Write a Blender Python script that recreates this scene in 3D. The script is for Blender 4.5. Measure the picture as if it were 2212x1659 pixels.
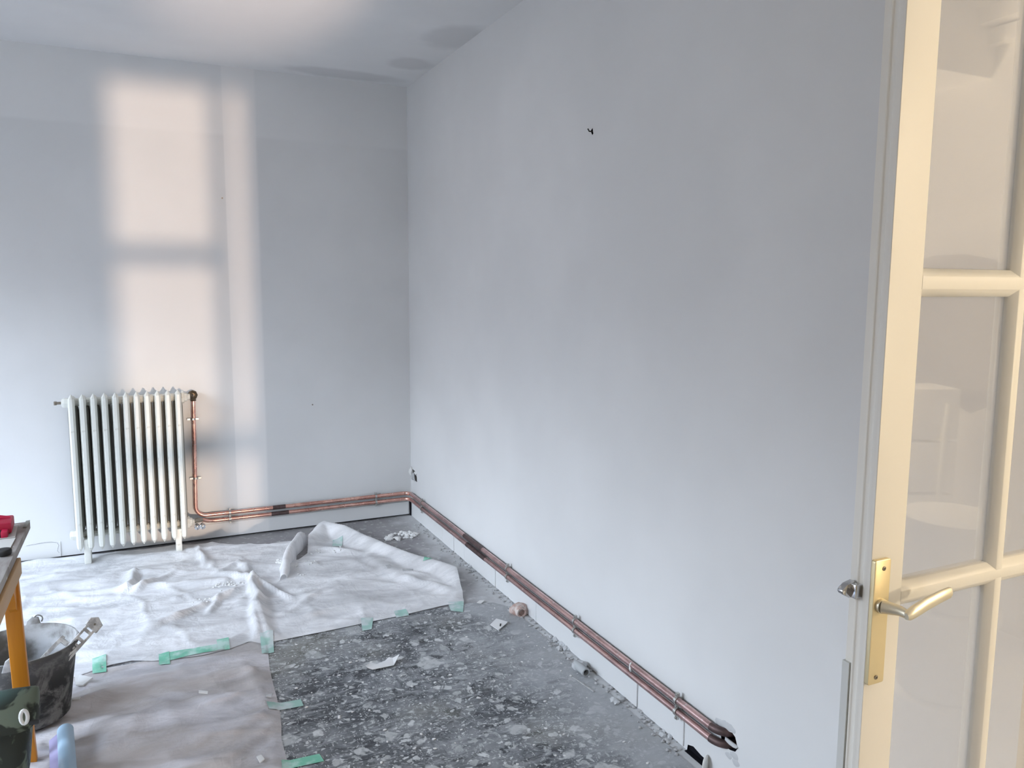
import bpy, bmesh, math, random
import numpy as np
from mathutils import Vector, Matrix, noise

random.seed(7)
D = bpy.data
S = bpy.context.scene
COL = S.collection
for o in list(D.objects):
    D.objects.remove(o)

# ------------------------------------------------------------------ camera
FPX, W, H = 1691.4, 2212, 1659
YAW, PITCH, ROLL = math.radians(25.207), math.radians(7.039), math.radians(0.300)
HC = 1.6                       # eye height
YB, XR, ZC = 5.157, 1.648, 2.906   # back wall, right wall, ceiling
fw = Vector((math.sin(YAW) * math.cos(PITCH), math.cos(YAW) * math.cos(PITCH), -math.sin(PITCH)))
r0 = Vector((math.cos(YAW), -math.sin(YAW), 0))
u0 = r0.cross(fw)
rr = r0 * math.cos(ROLL) + u0 * math.sin(ROLL)
uu = -r0 * math.sin(ROLL) + u0 * math.cos(ROLL)
cd = D.cameras.new('camera')
cam = D.objects.new('camera', cd)
COL.objects.link(cam)
cd.sensor_width = 36
cd.lens = 36 * FPX / W
cd.clip_start = 0.02
M = Matrix((rr, uu, -fw)).transposed().to_4x4()
M.translation = Vector((0, 0, HC))
cam.matrix_world = M
S.camera = cam
CP = Vector((0, 0, HC))

# ------------------------------------------------------------------ light
S.view_settings.view_transform = 'Standard'
S.view_settings.look = 'None'
S.view_settings.exposure = 0.0
S.view_settings.gamma = 1.0
S.view_settings.use_curve_mapping = False
S.cycles.max_bounces = 10
S.cycles.diffuse_bounces = 6
S.cycles.transparent_max_bounces = 12
S.cycles.caustics_reflective = False
S.cycles.caustics_refractive = False
S.cycles.sample_clamp_indirect = 4.0

SKY_STRENGTH = 22.4
w = D.worlds.new('evening_sky')
S.world = w
w.use_nodes = True
nt = w.node_tree
nt.nodes.clear()
tc = nt.nodes.new('ShaderNodeTexCoord')
sx = nt.nodes.new('ShaderNodeSeparateXYZ')
rp = nt.nodes.new('ShaderNodeValToRGB')
bg = nt.nodes.new('ShaderNodeBackground')
ow = nt.nodes.new('ShaderNodeOutputWorld')
mr = nt.nodes.new('ShaderNodeMapRange')
mr.inputs['From Min'].default_value = -1
mr.inputs['From Max'].default_value = 1
e = rp.color_ramp.elements
e[0].position, e[0].color = 0.0, (.035, .035, .036, 1)
e[1].position, e[1].color = 1.0, (.40, .58, .95, 1)
for p, c in ((.48, (.06, .06, .063, 1)), (.51, (.12, .12, .13, 1)), (.605, (.13, .14, .16, 1)), (.655, (.80, .89, 1.0, 1)), (.80, (.66, .80, 1.0, 1))):
    k = e.new(p)
    k.color = c
nt.links.new(tc.outputs['Generated'], sx.inputs[0])
nt.links.new(sx.outputs['Z'], mr.inputs['Value'])
nt.links.new(mr.outputs[0], rp.inputs[0])
nt.links.new(rp.outputs[0], bg.inputs[0])
nt.links.new(bg.outputs[0], ow.inputs[0])
bg.inputs[1].default_value = SKY_STRENGTH


def lamp(name, kind, loc, aim, energy, color, **kw):
    l = D.lights.new(name, kind)
    l.energy = energy
    l.color = color
    for k, v in kw.items():
        setattr(l, k, v)
    o = D.objects.new(name, l)
    COL.objects.link(o)
    o.location = loc
    d = (Vector(aim) - Vector(loc)).normalized()
    o.rotation_euler = d.to_track_quat('-Z', 'Y').to_euler()
    return o


# low evening sun, almost level, through the tall hall window and the doorway
SUN_DIR = Vector((-.100, 1, -.004)).normalized()
lamp('sun', 'SUN', (3, -9, 1.6), Vector((3, -9, 1.6)) + SUN_DIR, 1.72, (1, .76, .58), angle=math.radians(1.05))
# a builders' work light in the hall; the other two lamps are added, unseen
WL1 = Vector((2.35, -.55, 1.35))
WL2 = Vector((.35, -.90, .50))
lamp('work_light_lamp', 'POINT', WL1, (1.3, .9, 1.2), 46, (1, .80, .52), shadow_soft_size=.06)
WL3 = Vector((3.12, -.80, 2.18))
lamp('hall_fill_lamp', 'POINT', WL3, (3.6, -.8, 2), 50, (1, .80, .56), shadow_soft_size=.05)  # added to brighten the hall wall mirrored in the door glass
lamp('ceiling_patch_lamp', 'SPOT', WL2, (.50, 3.65, 2.92), 900, (1, .76, .60), shadow_soft_size=.05,
     spot_size=math.radians(13.5), spot_blend=1.0)  # added unseen spot that makes the warm patch on the ceiling

# window openings of the left wall (light portals sit in them)
XL = -2.25
WINS = [(1.65, 3.25, .35, 2.62), (3.95, 4.92, .45, 2.20)]
for (y0, y1, z0, z1) in WINS:
    a = lamp('window_daylight', 'AREA', (XL - .12, (y0 + y1) / 2, (z0 + z1) / 2), (10, (y0 + y1) / 2, (z0 + z1) / 2), 1,
             (1, 1, 1), shape='RECTANGLE', size=y1 - y0, size_y=z1 - z0)
    a.rotation_euler = (math.radians(90), 0, math.radians(-90))
    a.data.cycles.is_portal = True

# ------------------------------------------------------------------ helpers


def ray(x, y):
    return fw + rr * ((x - W / 2) / FPX) - uu * ((y - H / 2) / FPX)


def onY(x, y, Y=YB):
    d = ray(x, y)
    return CP + d * (Y / d.y)


def onX(x, y, X=XR):
    d = ray(x, y)
    return CP + d * (X / d.x)


def onZ(x, y, z=0.0):
    d = ray(x, y)
    return CP + d * ((z - HC) / d.z)


def mirrored(x, y, X=None, Y=None, dist=None):
    """the point of the hall that the door glass (plane Y=.915) mirrors"""
    p = onY(x, y, .915)
    d = ray(x, y)
    d = Vector((d.x, -d.y, d.z))
    if X is not None:
        return p + d * ((X - p.x) / d.x)
    if Y is not None:
        return p + d * ((Y - p.y) / d.y)
    return p + d.normalized() * dist


class MB:
    def __init__(s):
        s.v, s.f, s.m = [], [], []
        s.mi = 0

    def _add(s, vs, fs):
        n = len(s.v)
        s.v += [tuple(v) for v in vs]
        s.f += [tuple(i + n for i in f) for f in fs]
        s.m += [s.mi] * len(fs)

    def box(s, a, b, rot=None, org=None, jig=0):
        (x0, y0, z0), (x1, y1, z1) = a, b
        vs = [Vector(p) for p in ((x0, y0, z0), (x1, y0, z0), (x1, y1, z0), (x0, y1, z0), (x0, y0, z1), (x1, y0, z1), (x1, y1, z1), (x0, y1, z1))]
        if jig:
            vs = [v + Vector((random.uniform(-jig, jig), random.uniform(-jig, jig), random.uniform(-jig, jig))) for v in vs]
        if rot is not None:
            o = Vector(org) if org is not None else Vector(((x0 + x1) / 2, (y0 + y1) / 2, (z0 + z1) / 2))
            vs = [o + rot @ (v - o) for v in vs]
        s._add(vs, [(0, 3, 2, 1), (4, 5, 6, 7), (0, 1, 5, 4), (1, 2, 6, 5), (2, 3, 7, 6), (3, 0, 4, 7)])
        return s

    def loft(s, rings, cap=True, closed=True):
        n = len(rings[0])
        vs = [p for r in rings for p in r]
        fs = []
        for i in range(len(rings) - 1):
            for j in range(n if closed else n - 1):
                k = (j + 1) % n
                fs.append((i * n + j, i * n + k, (i + 1) * n + k, (i + 1) * n + j))
        if cap:
            fs.append(tuple(range(n - 1, -1, -1)))
            fs.append(tuple((len(rings) - 1) * n + j for j in range(n)))
        s._add(vs, fs)
        return s

    def tube(s, pts, r, n=12, cap=True):
        pts = [Vector(p) for p in pts]
        rad = r if isinstance(r, (list, tuple)) else [r] * len(pts)
        rings = []
        t0 = (pts[1] - pts[0]).normalized()
        up = Vector((0, 0, 1)) if abs(t0.z) < .9 else Vector((1, 0, 0))
        nn = (up - t0 * up.dot(t0)).normalized()
        for i, p in enumerate(pts):
            if i == 0:
                t = pts[1] - p
            elif i == len(pts) - 1:
                t = p - pts[-2]
            else:
                t = (pts[i + 1] - p).normalized() + (p - pts[i - 1]).normalized()
            t.normalize()
            nn = (nn - t * nn.dot(t)).normalized()
            b = t.cross(nn)
            rings.append([p + (nn * math.cos(a) + b * math.sin(a)) * rad[i] for a in (2 * math.pi * k / n for k in range(n))])
        return s.loft(rings, cap)

    def lathe(s, c, prof, n=32, cap=False, axis='Z'):
        c = Vector(c)
        rings = []
        for (r, h) in prof:
            ring = []
            for k in range(n):
                a = 2 * math.pi * k / n
                if axis == 'Z':
                    ring.append(c + Vector((r * math.cos(a), r * math.sin(a), h)))
                elif axis == 'Y':
                    ring.append(c + Vector((r * math.cos(a), h, -r * math.sin(a))))
                else:
                    ring.append(c + Vector((h, r * math.cos(a), r * math.sin(a))))
            rings.append(ring)
        return s.loft(rings, cap)

    def plate(s, outline, a, b):
        """prism: outline of 3D points, extruded from offset a to offset b (vectors)"""
        a, b = Vector(a), Vector(b)
        o = [Vector(p) for p in outline]
        return s.loft([[p + a for p in o], [p + b for p in o]])

    def lump(s, c, r, seed=0, n=1, squash=(1, 1, 1), turn=True):
        bm = bmesh.new()
        bmesh.ops.create_icosphere(bm, subdivisions=n, radius=1)
        vs = []
        rnd = random.Random(seed)
        q = Matrix.Rotation(rnd.uniform(0, 6) if turn else 0, 3, 'Z')
        for v in bm.verts:
            k = 1 + .35 * noise.noise(v.co * 1.7 + Vector((seed * 3.1, seed * 1.7, 0)))
            p = q @ Vector((v.co.x * squash[0], v.co.y * squash[1], v.co.z * squash[2])) * (r * k)
            vs.append(Vector(c) + p)
        s._add(vs, [[v.index for v in f.verts] for f in bm.faces])
        bm.free()
        return s

    def mesh(s, name, mats, smooth=False, bevel=0, seg=2, sharp=35):
        me = D.meshes.new(name)
        me.from_pydata(s.v, [], s.f)
        mats = mats if isinstance(mats, (list, tuple)) else [mats]
        for m in mats:
            me.materials.append(m)
        if len(mats) > 1:
            me.polygons.foreach_set('material_index', s.m)
        bm = bmesh.new()
        bm.from_mesh(me)
        bmesh.ops.recalc_face_normals(bm, faces=bm.faces)
        if bevel:
            es = [e_ for e_ in bm.edges if len(e_.link_faces) == 2 and e_.calc_face_angle(0) > .5]
            bmesh.ops.bevel(bm, geom=es, offset=bevel, segments=seg, profile=.5, affect='EDGES', clamp_overlap=True)
        bm.to_mesh(me)
        bm.free()
        if smooth or bevel:
            me.polygons.foreach_set('use_smooth', [True] * len(me.polygons))
            me.set_sharp_from_angle(angle=math.radians(sharp))
        me.update()
        return me

    def build(s, name, mats, parent=None, **kw):
        return link(name, s.mesh(name, mats, **kw), parent)


def link(name, me, parent=None):
    o = D.objects.new(name, me)
    COL.objects.link(o)
    if parent is not None:
        o.parent = parent
        o.matrix_parent_inverse = Matrix.Translation(-parent.location)
    return o


def tag(o, label=None, cat=None, group=None, kind=None):
    if label:
        o['label'] = label
    if cat:
        o['category'] = cat
    if group:
        o['group'] = group
    if kind:
        o['kind'] = kind
    return o


def empty(name, loc, label=None, cat=None, group=None, kind=None):
    o = D.objects.new(name, None)
    o.location = loc
    o.empty_display_size = .05
    COL.objects.link(o)
    return tag(o, label, cat, group, kind)


# ------------------------------------------------------------------ materials


def mat(name, color, rough=.6, metal=0.0, spec=.4):
    m = D.materials.new(name)
    m.use_nodes = True
    b = m.node_tree.nodes['Principled BSDF']
    b.inputs['Base Color'].default_value = (*color, 1)
    b.inputs['Roughness'].default_value = rough
    b.inputs['Metallic'].default_value = metal
    b.inputs['Specular IOR Level'].default_value = spec
    return m


class G:
    """tiny node graph helper"""

    def __init__(s, m):
        s.t = m.node_tree
        s.bsdf = s.t.nodes['Principled BSDF']

    def n(s, typ, **kw):
        nd = s.t.nodes.new('ShaderNode' + typ)
        for k, v in kw.items():
            if k in nd.inputs.keys():
                nd.inputs[k].default_value = v
            else:
                setattr(nd, k, v)
        return nd

    def l(s, a, b):
        s.t.links.new(a, b)

    def pos(s, scale=(1, 1, 1), loc=(0, 0, 0), rot=(0, 0, 0)):
        g = s.n('TexCoord')
        mp = s.n('Mapping')
        mp.inputs['Scale'].default_value = scale
        mp.inputs['Location'].default_value = loc
        mp.inputs['Rotation'].default_value = rot
        s.l(g.outputs['Object'], mp.inputs[0])
        return mp.outputs[0]

    def noise(s, scale, vec=None, detail=4, rough=.55, dist=0):
        nd = s.n('TexNoise', Scale=scale, Detail=detail, Roughness=rough, Distortion=dist)
        s.l(vec if vec else s.pos(), nd.inputs['Vector'])
        return nd.outputs['Fac']

    def step(s, v, lo, hi, a=0.0, b=1.0):
        nd = s.n('MapRange', interpolation_type='SMOOTHSTEP')
        nd.inputs['From Min'].default_value = lo
        nd.inputs['From Max'].default_value = hi
        nd.inputs['To Min'].default_value = a
        nd.inputs['To Max'].default_value = b
        s.l(v, nd.inputs['Value'])
        return nd.outputs[0]

    def math(s, op, a, b=None):
        nd = s.n('Math', operation=op)
        for i, x in enumerate((a, b)):
            if x is None:
                continue
            if isinstance(x, (int, float)):
                nd.inputs[i].default_value = x
            else:
                s.l(x, nd.inputs[i])
        return nd.outputs[0]

    def mix(s, fac, a, b, blend='MIX'):
        nd = s.n('Mix', data_type='RGBA', blend_type=blend)
        for i, x in ((0, fac), (6, a), (7, b)):
            if isinstance(x, (int, float)):
                nd.inputs[i].default_value = x
            elif isinstance(x, tuple):
                nd.inputs[i].default_value = (*x, 1)
            else:
                s.l(x, nd.inputs[i])
        return nd.outputs[2]

    def bump(s, h, strength=.3, dist=.01):
        nd = s.n('Bump', Strength=strength, Distance=dist)
        s.l(h, nd.inputs['Height'])
        s.l(nd.outputs[0], s.bsdf.inputs['Normal'])

    def color(s, c):
        s.l(c, s.bsdf.inputs['Base Color'])

    def xyz(s):
        g = s.n('TexCoord')
        sp = s.n('SeparateXYZ')
        s.l(g.outputs['Object'], sp.inputs[0])
        return sp.outputs


def ell(g, P, cx, cy, rx, ry, soft=.3):
    a = g.math('DIVIDE', g.math('SUBTRACT', P[0], cx), rx)
    b = g.math('DIVIDE', g.math('SUBTRACT', P[1], cy), ry)
    d = g.math('SQRT', g.math('ADD', g.math('MULTIPLY', a, a), g.math('MULTIPLY', b, b)))
    d = g.math('ADD', d, g.math('MULTIPLY', g.math('SUBTRACT', g.noise(9), .5), .5))
    return g.step(d, 1 - soft, 1 + soft, 1, 0)


def wall_paint(name, base=(.74, .745, .745)):
    m = mat(name, base, .75, spec=.25)
    g = G(m)
    n1 = g.noise(1.3, detail=3)
    n2 = g.noise(140, detail=2)
    c = g.mix(g.step(n1, .35, .7), tuple(x * .96 for x in base), tuple(min(1, x * 1.025) for x in base))
    g.color(c)
    g.bump(n2, .06, .002)
    return m, g, c


m_wall, _, _ = wall_paint('white_wall_paint')
m_back, g, c = wall_paint('white_wall_paint_back')
P = g.xyz()
top = g.step(P[2], 2.49, 2.52)                        # band of the upper board, its own coat of filler
c = g.mix(top, c, (.765, .77, .77))
s1 = g.math('MULTIPLY', g.step(P[0], .487, .497), g.step(P[0], .672, .692, 1, 0))   # narrow sun strip painted into the wall colour
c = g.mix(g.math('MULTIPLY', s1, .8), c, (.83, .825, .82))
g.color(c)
m_ceil, g, c = wall_paint('white_ceiling_paint', (.76, .76, .76))
P = g.xyz()
st = g.math('ADD', ell(g, P, 1.56, 4.05, .15, .20), ell(g, P, 1.50, 4.62, .13, .12))
st = g.math('ADD', st, ell(g, P, 1.2, 5.02, .35, .10))
c = g.mix(g.math('MULTIPLY', st, .8), c, (.60, .595, .595))
g.color(c)
m_hall = mat('hall_wall_paint', (.84, .83, .81), .7)
m_dark = mat('dark_cavity', (.012, .012, .016), .95, spec=.05)
m_brick_in = mat('raw_masonry', (.20, .18, .17), .95, spec=.1)
g = G(m_brick_in)
g.color(g.mix(g.noise(60), (.05, .05, .055), (.42, .39, .36)))

# bare concrete under the sheets and in the corner
m_floor = mat('dusty_screed', (.3, .29, .29), .85, spec=.25)
g = G(m_floor)
c = g.mix(g.step(g.noise(2.2, dist=.4), .35, .65), (.27, .26, .27), (.36, .355, .36))
c = g.mix(g.step(g.noise(26, detail=6), .56, .66), c, (.50, .50, .50))
P = g.xyz()
edge = g.math('ADD', P[0], g.math('MULTIPLY', g.math('SUBTRACT', g.noise(7, detail=6), .5), .35))
c = g.mix(g.step(edge, 1.42, 1.66), c, (.60, .61, .62))
g.color(c)
g.bump(g.noise(45, detail=6), .25, .004)

# dark vinyl, spattered with paint, filler and dusty footprints
m_lino = mat('spattered_dark_vinyl', (.1, .1, .11), .62, spec=.35)
g = G(m_lino)
P = g.xyz()
big = g.noise(2.6, detail=5, dist=.6)
med = g.noise(9, detail=6, rough=.65, dist=.8)
fine = g.noise(55, detail=6, rough=.7)
streak = g.noise(1.0, g.pos((9, 55, 1), rot=(0, 0, .5)), detail=5, rough=.7)
streak2 = g.noise(1.0, g.pos((60, 10, 1), rot=(0, 0, -.35)), detail=5, rough=.7)
c = g.mix(g.step(big, .38, .66), (.060, .066, .074), (.215, .222, .232))
c = g.mix(g.math('MULTIPLY', g.step(big, .45, .2), .0), c, (.2, .2, .17))
c = g.mix(g.math('MULTIPLY', g.step(med, .42, .72), .75), c, (.33, .34, .355))
c = g.mix(g.math('MULTIPLY', g.step(streak, .50, .66), .55), c, (.40, .41, .42))
c = g.mix(g.math('MULTIPLY', g.step(streak2, .55, .70), .45), c, (.045, .05, .058))
c = g.mix(g.math('MULTIPLY', g.step(g.noise(8, g.pos((1, 1.6, 1), rot=(0, 0, .4)), detail=8, rough=.72, dist=.7), .53, .60), .88), c, (.038, .042, .048))
warm = g.math('MULTIPLY', g.step(g.noise(1.9, g.pos(loc=(3.3, 1.7, 0)), detail=3), .5, .72), .45)
c = g.mix(warm, c, (.30, .29, .245))
# blots: distorted voronoi cells of three sizes
wob = g.n('TexNoise', Scale=14.0, Detail=4.0)
g.l(g.pos(), wob.inputs['Vector'])
vm = g.n('VectorMath', operation='MULTIPLY_ADD')
g.l(wob.outputs['Color'], vm.inputs[0])
vm.inputs[1].default_value = (.09, .09, 0)
g.l(g.pos(), vm.inputs[2])
smear = g.noise(1.0, g.pos((4, 14, 1), rot=(0, 0, .3)), detail=8, rough=.7, dist=1.0)
c = g.mix(g.math('MULTIPLY', g.step(smear, .52, .68), .6), c, (.42, .43, .44))
worn = g.step(g.noise(30, detail=7, rough=.7), .34, .54, .3, 1)
for sc, r0_, r1_, keep, amt in ((4.3, .22, .25, .62, .92), (9, .22, .26, .62, .92), (19, .24, .29, .60, .9), (42, .25, .33, .60, .9), (90, .22, .36, .58, .85)):
    vo = g.n('TexVoronoi', voronoi_dimensions='2D', feature='F1', Scale=sc, Randomness=1.0)
    g.l(vm.outputs[0], vo.inputs['Vector'])
    sp = g.n('SeparateColor')
    g.l(vo.outputs['Color'], sp.inputs[0])
    d = g.math('ADD', vo.outputs['Distance'], g.math('MULTIPLY', sp.outputs[1], .17))
    d = g.math('ADD', d, g.math('MULTIPLY', g.math('SUBTRACT', g.noise(sc * 5, detail=3), .5), .18))
    f = g.math('MULTIPLY', g.math('MULTIPLY', g.step(d, r0_, r1_ + .03, 1, 0), worn), g.step(sp.outputs[0], keep, keep + .02))
    tone = g.mix(sp.outputs[2], (.38, .39, .39), (.68, .69, .69))
    c = g.mix(g.math('MULTIPLY', f, amt), c, tone)
sp1 = g.step(g.noise(17, detail=9, rough=.72, dist=.5), .585, .64)
c = g.mix(g.math('MULTIPLY', sp1, .8), c, (.46, .47, .475))
sp2 = g.step(g.noise(70, detail=6, rough=.7), .60, .66)
c = g.mix(g.math('MULTIPLY', sp2, .6), c, (.42, .43, .44))
# dust drifts along the wall
dust = g.math('ADD', P[0], g.math('MULTIPLY', g.math('SUBTRACT', g.noise(4, detail=7, rough=.65), .5), .75))
c = g.mix(g.math('MULTIPLY', g.step(dust, 1.18, 1.60), .78), c, (.44, .455, .47))
g.color(c)
g.bump(fine, .25, .003)
rg = g.step(med, .3, .7, .45, .8)
g.l(rg, g.bsdf.inputs['Roughness'])


def film(name, clear, tint, dirty):
    m = mat(name, tint, .42, spec=.45)
    g = G(m)
    out = g.t.nodes['Material Output']
    tr = g.n('BsdfTransparent')
    tl = g.n('BsdfTranslucent')
    tl.inputs[0].default_value = (*tint, 1)
    mx0 = g.n('MixShader')
    mx0.inputs[0].default_value = .10
    mx = g.n('MixShader')
    g.l(g.bsdf.outputs[0], mx0.inputs[1])
    g.l(tl.outputs[0], mx0.inputs[2])
    n1 = g.noise(2.4, g.pos((1, 2.2, 1), rot=(0, 0, .3)), detail=4, dist=.8)
    f = g.step(n1, .34, .66, clear - .13, clear + .13)
    g.l(f, mx.inputs[0])
    g.l(mx0.outputs[0], mx.inputs[1])
    g.l(tr.outputs[0], mx.inputs[2])
    g.l(mx.outputs[0], out.inputs[0])
    g.color(g.mix(g.step(g.noise(2.6, g.pos((1, 2.6, 1), rot=(0, 0, .2)), detail=6, dist=.6), .36, .68), dirty, tint))
    h = g.noise(1.0, g.pos((7, 16, 6), rot=(0, 0, .25)), detail=6, rough=.6, dist=1.2)
    h2 = g.math('ABSOLUTE', g.math('SUBTRACT', g.noise(1.0, g.pos((3.2, 8.5, 3), rot=(0, 0, -.2)), detail=5, rough=.55, dist=.9), .5))
    h3 = g.math('ABSOLUTE', g.math('SUBTRACT', g.noise(1.0, g.pos((9, 5, 3), rot=(0, 0, .6)), detail=4, rough=.5, dist=.6), .5))
    hh = g.math('SUBTRACT', g.math('MULTIPLY', h, .6), g.math('ADD', g.math('MULTIPLY', h2, 1.6), h3))
    g.bump(hh, .55, .016)
    return m


m_film_back = film('milky_plastic_film', .13, (.94, .94, .955), (.78, .78, .79))
m_film_front = film('thin_plastic_film', .24, (.88, .86, .90), (.66, .61, .59))
m_tape = mat('mint_green_tape', (.20, .55, .40), .55)
g = G(m_tape)
g.color(g.mix(g.step(g.noise(16, detail=5), .42, .68), (.19, .52, .37), (.52, .70, .64)))
m_tape_pale = mat('dusty_green_tape', (.42, .58, .54), .6)
g = G(m_tape_pale)
g.color(g.mix(g.step(g.noise(16, detail=5), .40, .62), (.33, .52, .46), (.56, .63, .63)))

m_copper = mat('copper_pipe', (.72, .30, .22), .3, .92)
g = G(m_copper)
c = g.mix(g.step(g.noise(7, detail=5), .40, .64), (.88, .54, .45), (.66, .35, .29))
c = g.mix(g.math('MULTIPLY', g.step(g.noise(90, detail=3), .62, .70), .75), c, (.80, .74, .72))
g.color(c)
g.l(g.step(g.noise(20), .3, .7, .16, .42), g.bsdf.inputs['Roughness'])
m_copper_dull = mat('dull_copper_pipe', (.52, .34, .32), .30, .9)
g = G(m_copper_dull)
c = g.mix(g.step(g.noise(9, detail=5), .38, .66), (.66, .45, .43), (.46, .31, .30))
c = g.mix(g.math('MULTIPLY', g.step(g.noise(75, detail=3), .63, .70), .8), c, (.75, .70, .70))
g.color(c)
m_burnt = mat('soldered_copper', (.13, .10, .10), .5, .6)
g = G(m_burnt)
g.color(g.mix(g.noise(40), (.025, .022, .022), (.20, .13, .125)))
m_zinc = mat('zinc_pipe_clip', (.55, .55, .53), .35, .9)
m_chrome = mat('chrome', (.62, .62, .63), .10, 1)
m_brass = mat('dark_brass_valve', (.10, .075, .05), .35, .8)
m_rad = mat('cream_radiator_enamel', (.74, .75, .70), .42)
g = G(m_rad)
c = g.mix(g.step(g.noise(30, detail=5), .60, .70), (.745, .755, .71), (.60, .60, .54))
g.color(c)
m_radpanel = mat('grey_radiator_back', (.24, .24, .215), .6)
m_door = mat('glossy_white_door_paint', (.80, .785, .735), .42, spec=.5)
g = G(m_door)
g.bump(g.noise(70, detail=3), .08, .002)
m_raw = mat('bare_grey_wood', (.60, .62, .61), .7)
m_alu = mat('champagne_aluminium', (.80, .68, .42), .36, .65)
m_lever = mat('satin_metal_lever', (.74, .69, .56), .40, .85)
m_screw = mat('steel_screw', (.25, .22, .18), .4, .8)
m_orange = mat('orange_painted_wood', (.62, .24, .015), .45)
g = G(m_orange)
g.color(g.mix(g.noise(5, g.pos((12, 12, 1)), detail=4), (.70, .28, .02), (.52, .18, .01)))
m_beam = mat('worn_orange_beam', (.50, .30, .13), .55)
m_plank = mat('dusty_table_board', (.34, .31, .29), .75)
g = G(m_plank)
c = g.mix(g.step(g.noise(3, g.pos((6, 1, 1)), detail=5), .4, .65), (.24, .20, .18), (.44, .42, .40))
c = g.mix(g.step(g.noise(18, detail=5), .62, .68), c, (.62, .60, .56))
g.color(c)
m_red = mat('red_plastic', (.42, .012, .05), .5)
m_black = mat('black_plastic', (.025, .025, .025), .6)
m_paper = mat('grey_paper', (.56, .55, .52), .7)
m_bucket = mat('dirty_black_rubber', (.06, .06, .06), .7)
g = G(m_bucket)
c = g.mix(g.step(g.noise(13, detail=7, rough=.68, dist=.4), .44, .62), (.022, .022, .021), (.17, .165, .155))
P = g.xyz()
c = g.mix(g.step(P[2], .16, .29, 0, .35), c, (.22, .22, .215))
g.color(c)
m_bucket_in = mat('plaster_coated_rubber', (.3, .3, .3), .85)
g = G(m_bucket_in)
g.color(g.mix(g.step(g.noise(10, detail=5), .36, .62), (.19, .18, .165), (.52, .53, .54)))
m_camo = mat('mottled_green_plastic', (.1, .12, .08), .6)
g = G(m_camo)
c = g.mix(g.step(g.noise(13, detail=3, dist=.6), .46, .54), (.016, .020, .013), (.12, .145, .105))
P = g.xyz()
c = g.mix(g.step(g.math('ADD', P[2], g.math('MULTIPLY', g.math('SUBTRACT', P[0], -.5), -.35)), .31, .38), c, (.12, .22, .21))
g.color(c)
m_whitep = mat('white_plastic', (.72, .72, .69), .5)
m_dirtyp = mat('plaster_smeared_plastic', (.7, .7, .69), .65)
g = G(m_dirtyp)
g.color(g.mix(g.step(g.noise(40, detail=5), .45, .6), (.76, .765, .76), (.45, .45, .45)))
m_blue = mat('pale_blue_film', (.33, .46, .58), .4)
m_purple = mat('lilac_film', (.33, .30, .46), .45)
m_plaster = mat('white_plaster', (.74, .74, .73), .9)
m_plaster_grey = mat('dusty_plaster', (.55, .56, .57), .9)
m_crumb = mat('grey_rubble', (.42, .42, .43), .95)
g = G(m_crumb)
g.color(g.mix(g.noise(70), (.20, .20, .21), (.72, .72, .72)))
m_terra = mat('pink_terracotta', (.55, .40, .35), .9)
g = G(m_terra)
g.color(g.mix(g.step(g.noise(40), .4, .6), (.52, .36, .31), (.66, .58, .54)))
m_conduit = mat('grey_conduit', (.45, .47, .48), .6)
m_concrete = mat('white_cellular_block', (.82, .81, .79), .9)
m_card = mat('white_card', (.78, .78, .78), .7)

# dusty glazing: clear glass with plaster dust, raised to stand in for hall reflections
m_glass = D.materials.new('dusty_glass')
m_glass.use_nodes = True
t = m_glass.node_tree
t.nodes.clear()
o_ = t.nodes.new('ShaderNodeOutputMaterial')
tr = t.nodes.new('ShaderNodeBsdfTransparent')
gl = t.nodes.new('ShaderNodeBsdfGlossy')
gl.inputs['Roughness'].default_value = .02
df = t.nodes.new('ShaderNodeBsdfDiffuse')
df.inputs[0].default_value = (.8, .78, .76, 1)
fr = t.nodes.new('ShaderNodeLayerWeight')
pw = t.nodes.new('ShaderNodeMath')
pw.operation = 'POWER'
pw.inputs[1].default_value = 5
mu = t.nodes.new('ShaderNodeMath')
mu.operation = 'MULTIPLY_ADD'
mu.inputs[1].default_value = .95
mu.inputs[2].default_value = .065
mx1 = t.nodes.new('ShaderNodeMixShader')
mx2 = t.nodes.new('ShaderNodeMixShader')
mx1.inputs[0].default_value = .24
t.links.new(tr.outputs[0], mx1.inputs[1])
t.links.new(df.outputs[0], mx1.inputs[2])
t.links.new(fr.outputs['Facing'], pw.inputs[0])
t.links.new(pw.outputs[0], mu.inputs[0])
t.links.new(mu.outputs[0], mx2.inputs[0])
t.links.new(mx1.outputs[0], mx2.inputs[1])
t.links.new(gl.outputs[0], mx2.inputs[2])
t.links.new(mx2.outputs[0], o_.inputs[0])

# ------------------------------------------------------------------ the rooms
YH = -5.0            # hall: far wall behind the camera
XH = 3.6             # hall: right side
YD0, YD1 = .955, 1.075   # wall with the doorway
TH = .14


def structure(o, label=None):
    o['kind'] = 'structure'
    if label:
        o['label'] = label
    return o


def wall_with_holes(name, axis, at, th, u0_, u1_, z0, z1, holes, m):
    """wall slab in the plane axis=at, rectangular openings (u0,u1,z0,z1) left free"""
    us = sorted({u0_, u1_} | {h for q in holes for h in q[:2]})
    zs = sorted({z0, z1} | {h for q in holes for h in q[2:]})
    b = MB()
    for i in range(len(us) - 1):
        for j in range(len(zs) - 1):
            uc, zc = (us[i] + us[i + 1]) / 2, (zs[j] + zs[j + 1]) / 2
            if any(q[0] < uc < q[1] and q[2] < zc < q[3] for q in holes):
                continue
            if axis == 'X':
                b.box((at, us[i], zs[j]), (at + th, us[i + 1], zs[j + 1]))
            else:
                b.box((us[i], at, zs[j]), (us[i + 1], at + th, zs[j + 1]))
    return b.build(name, m)


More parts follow.
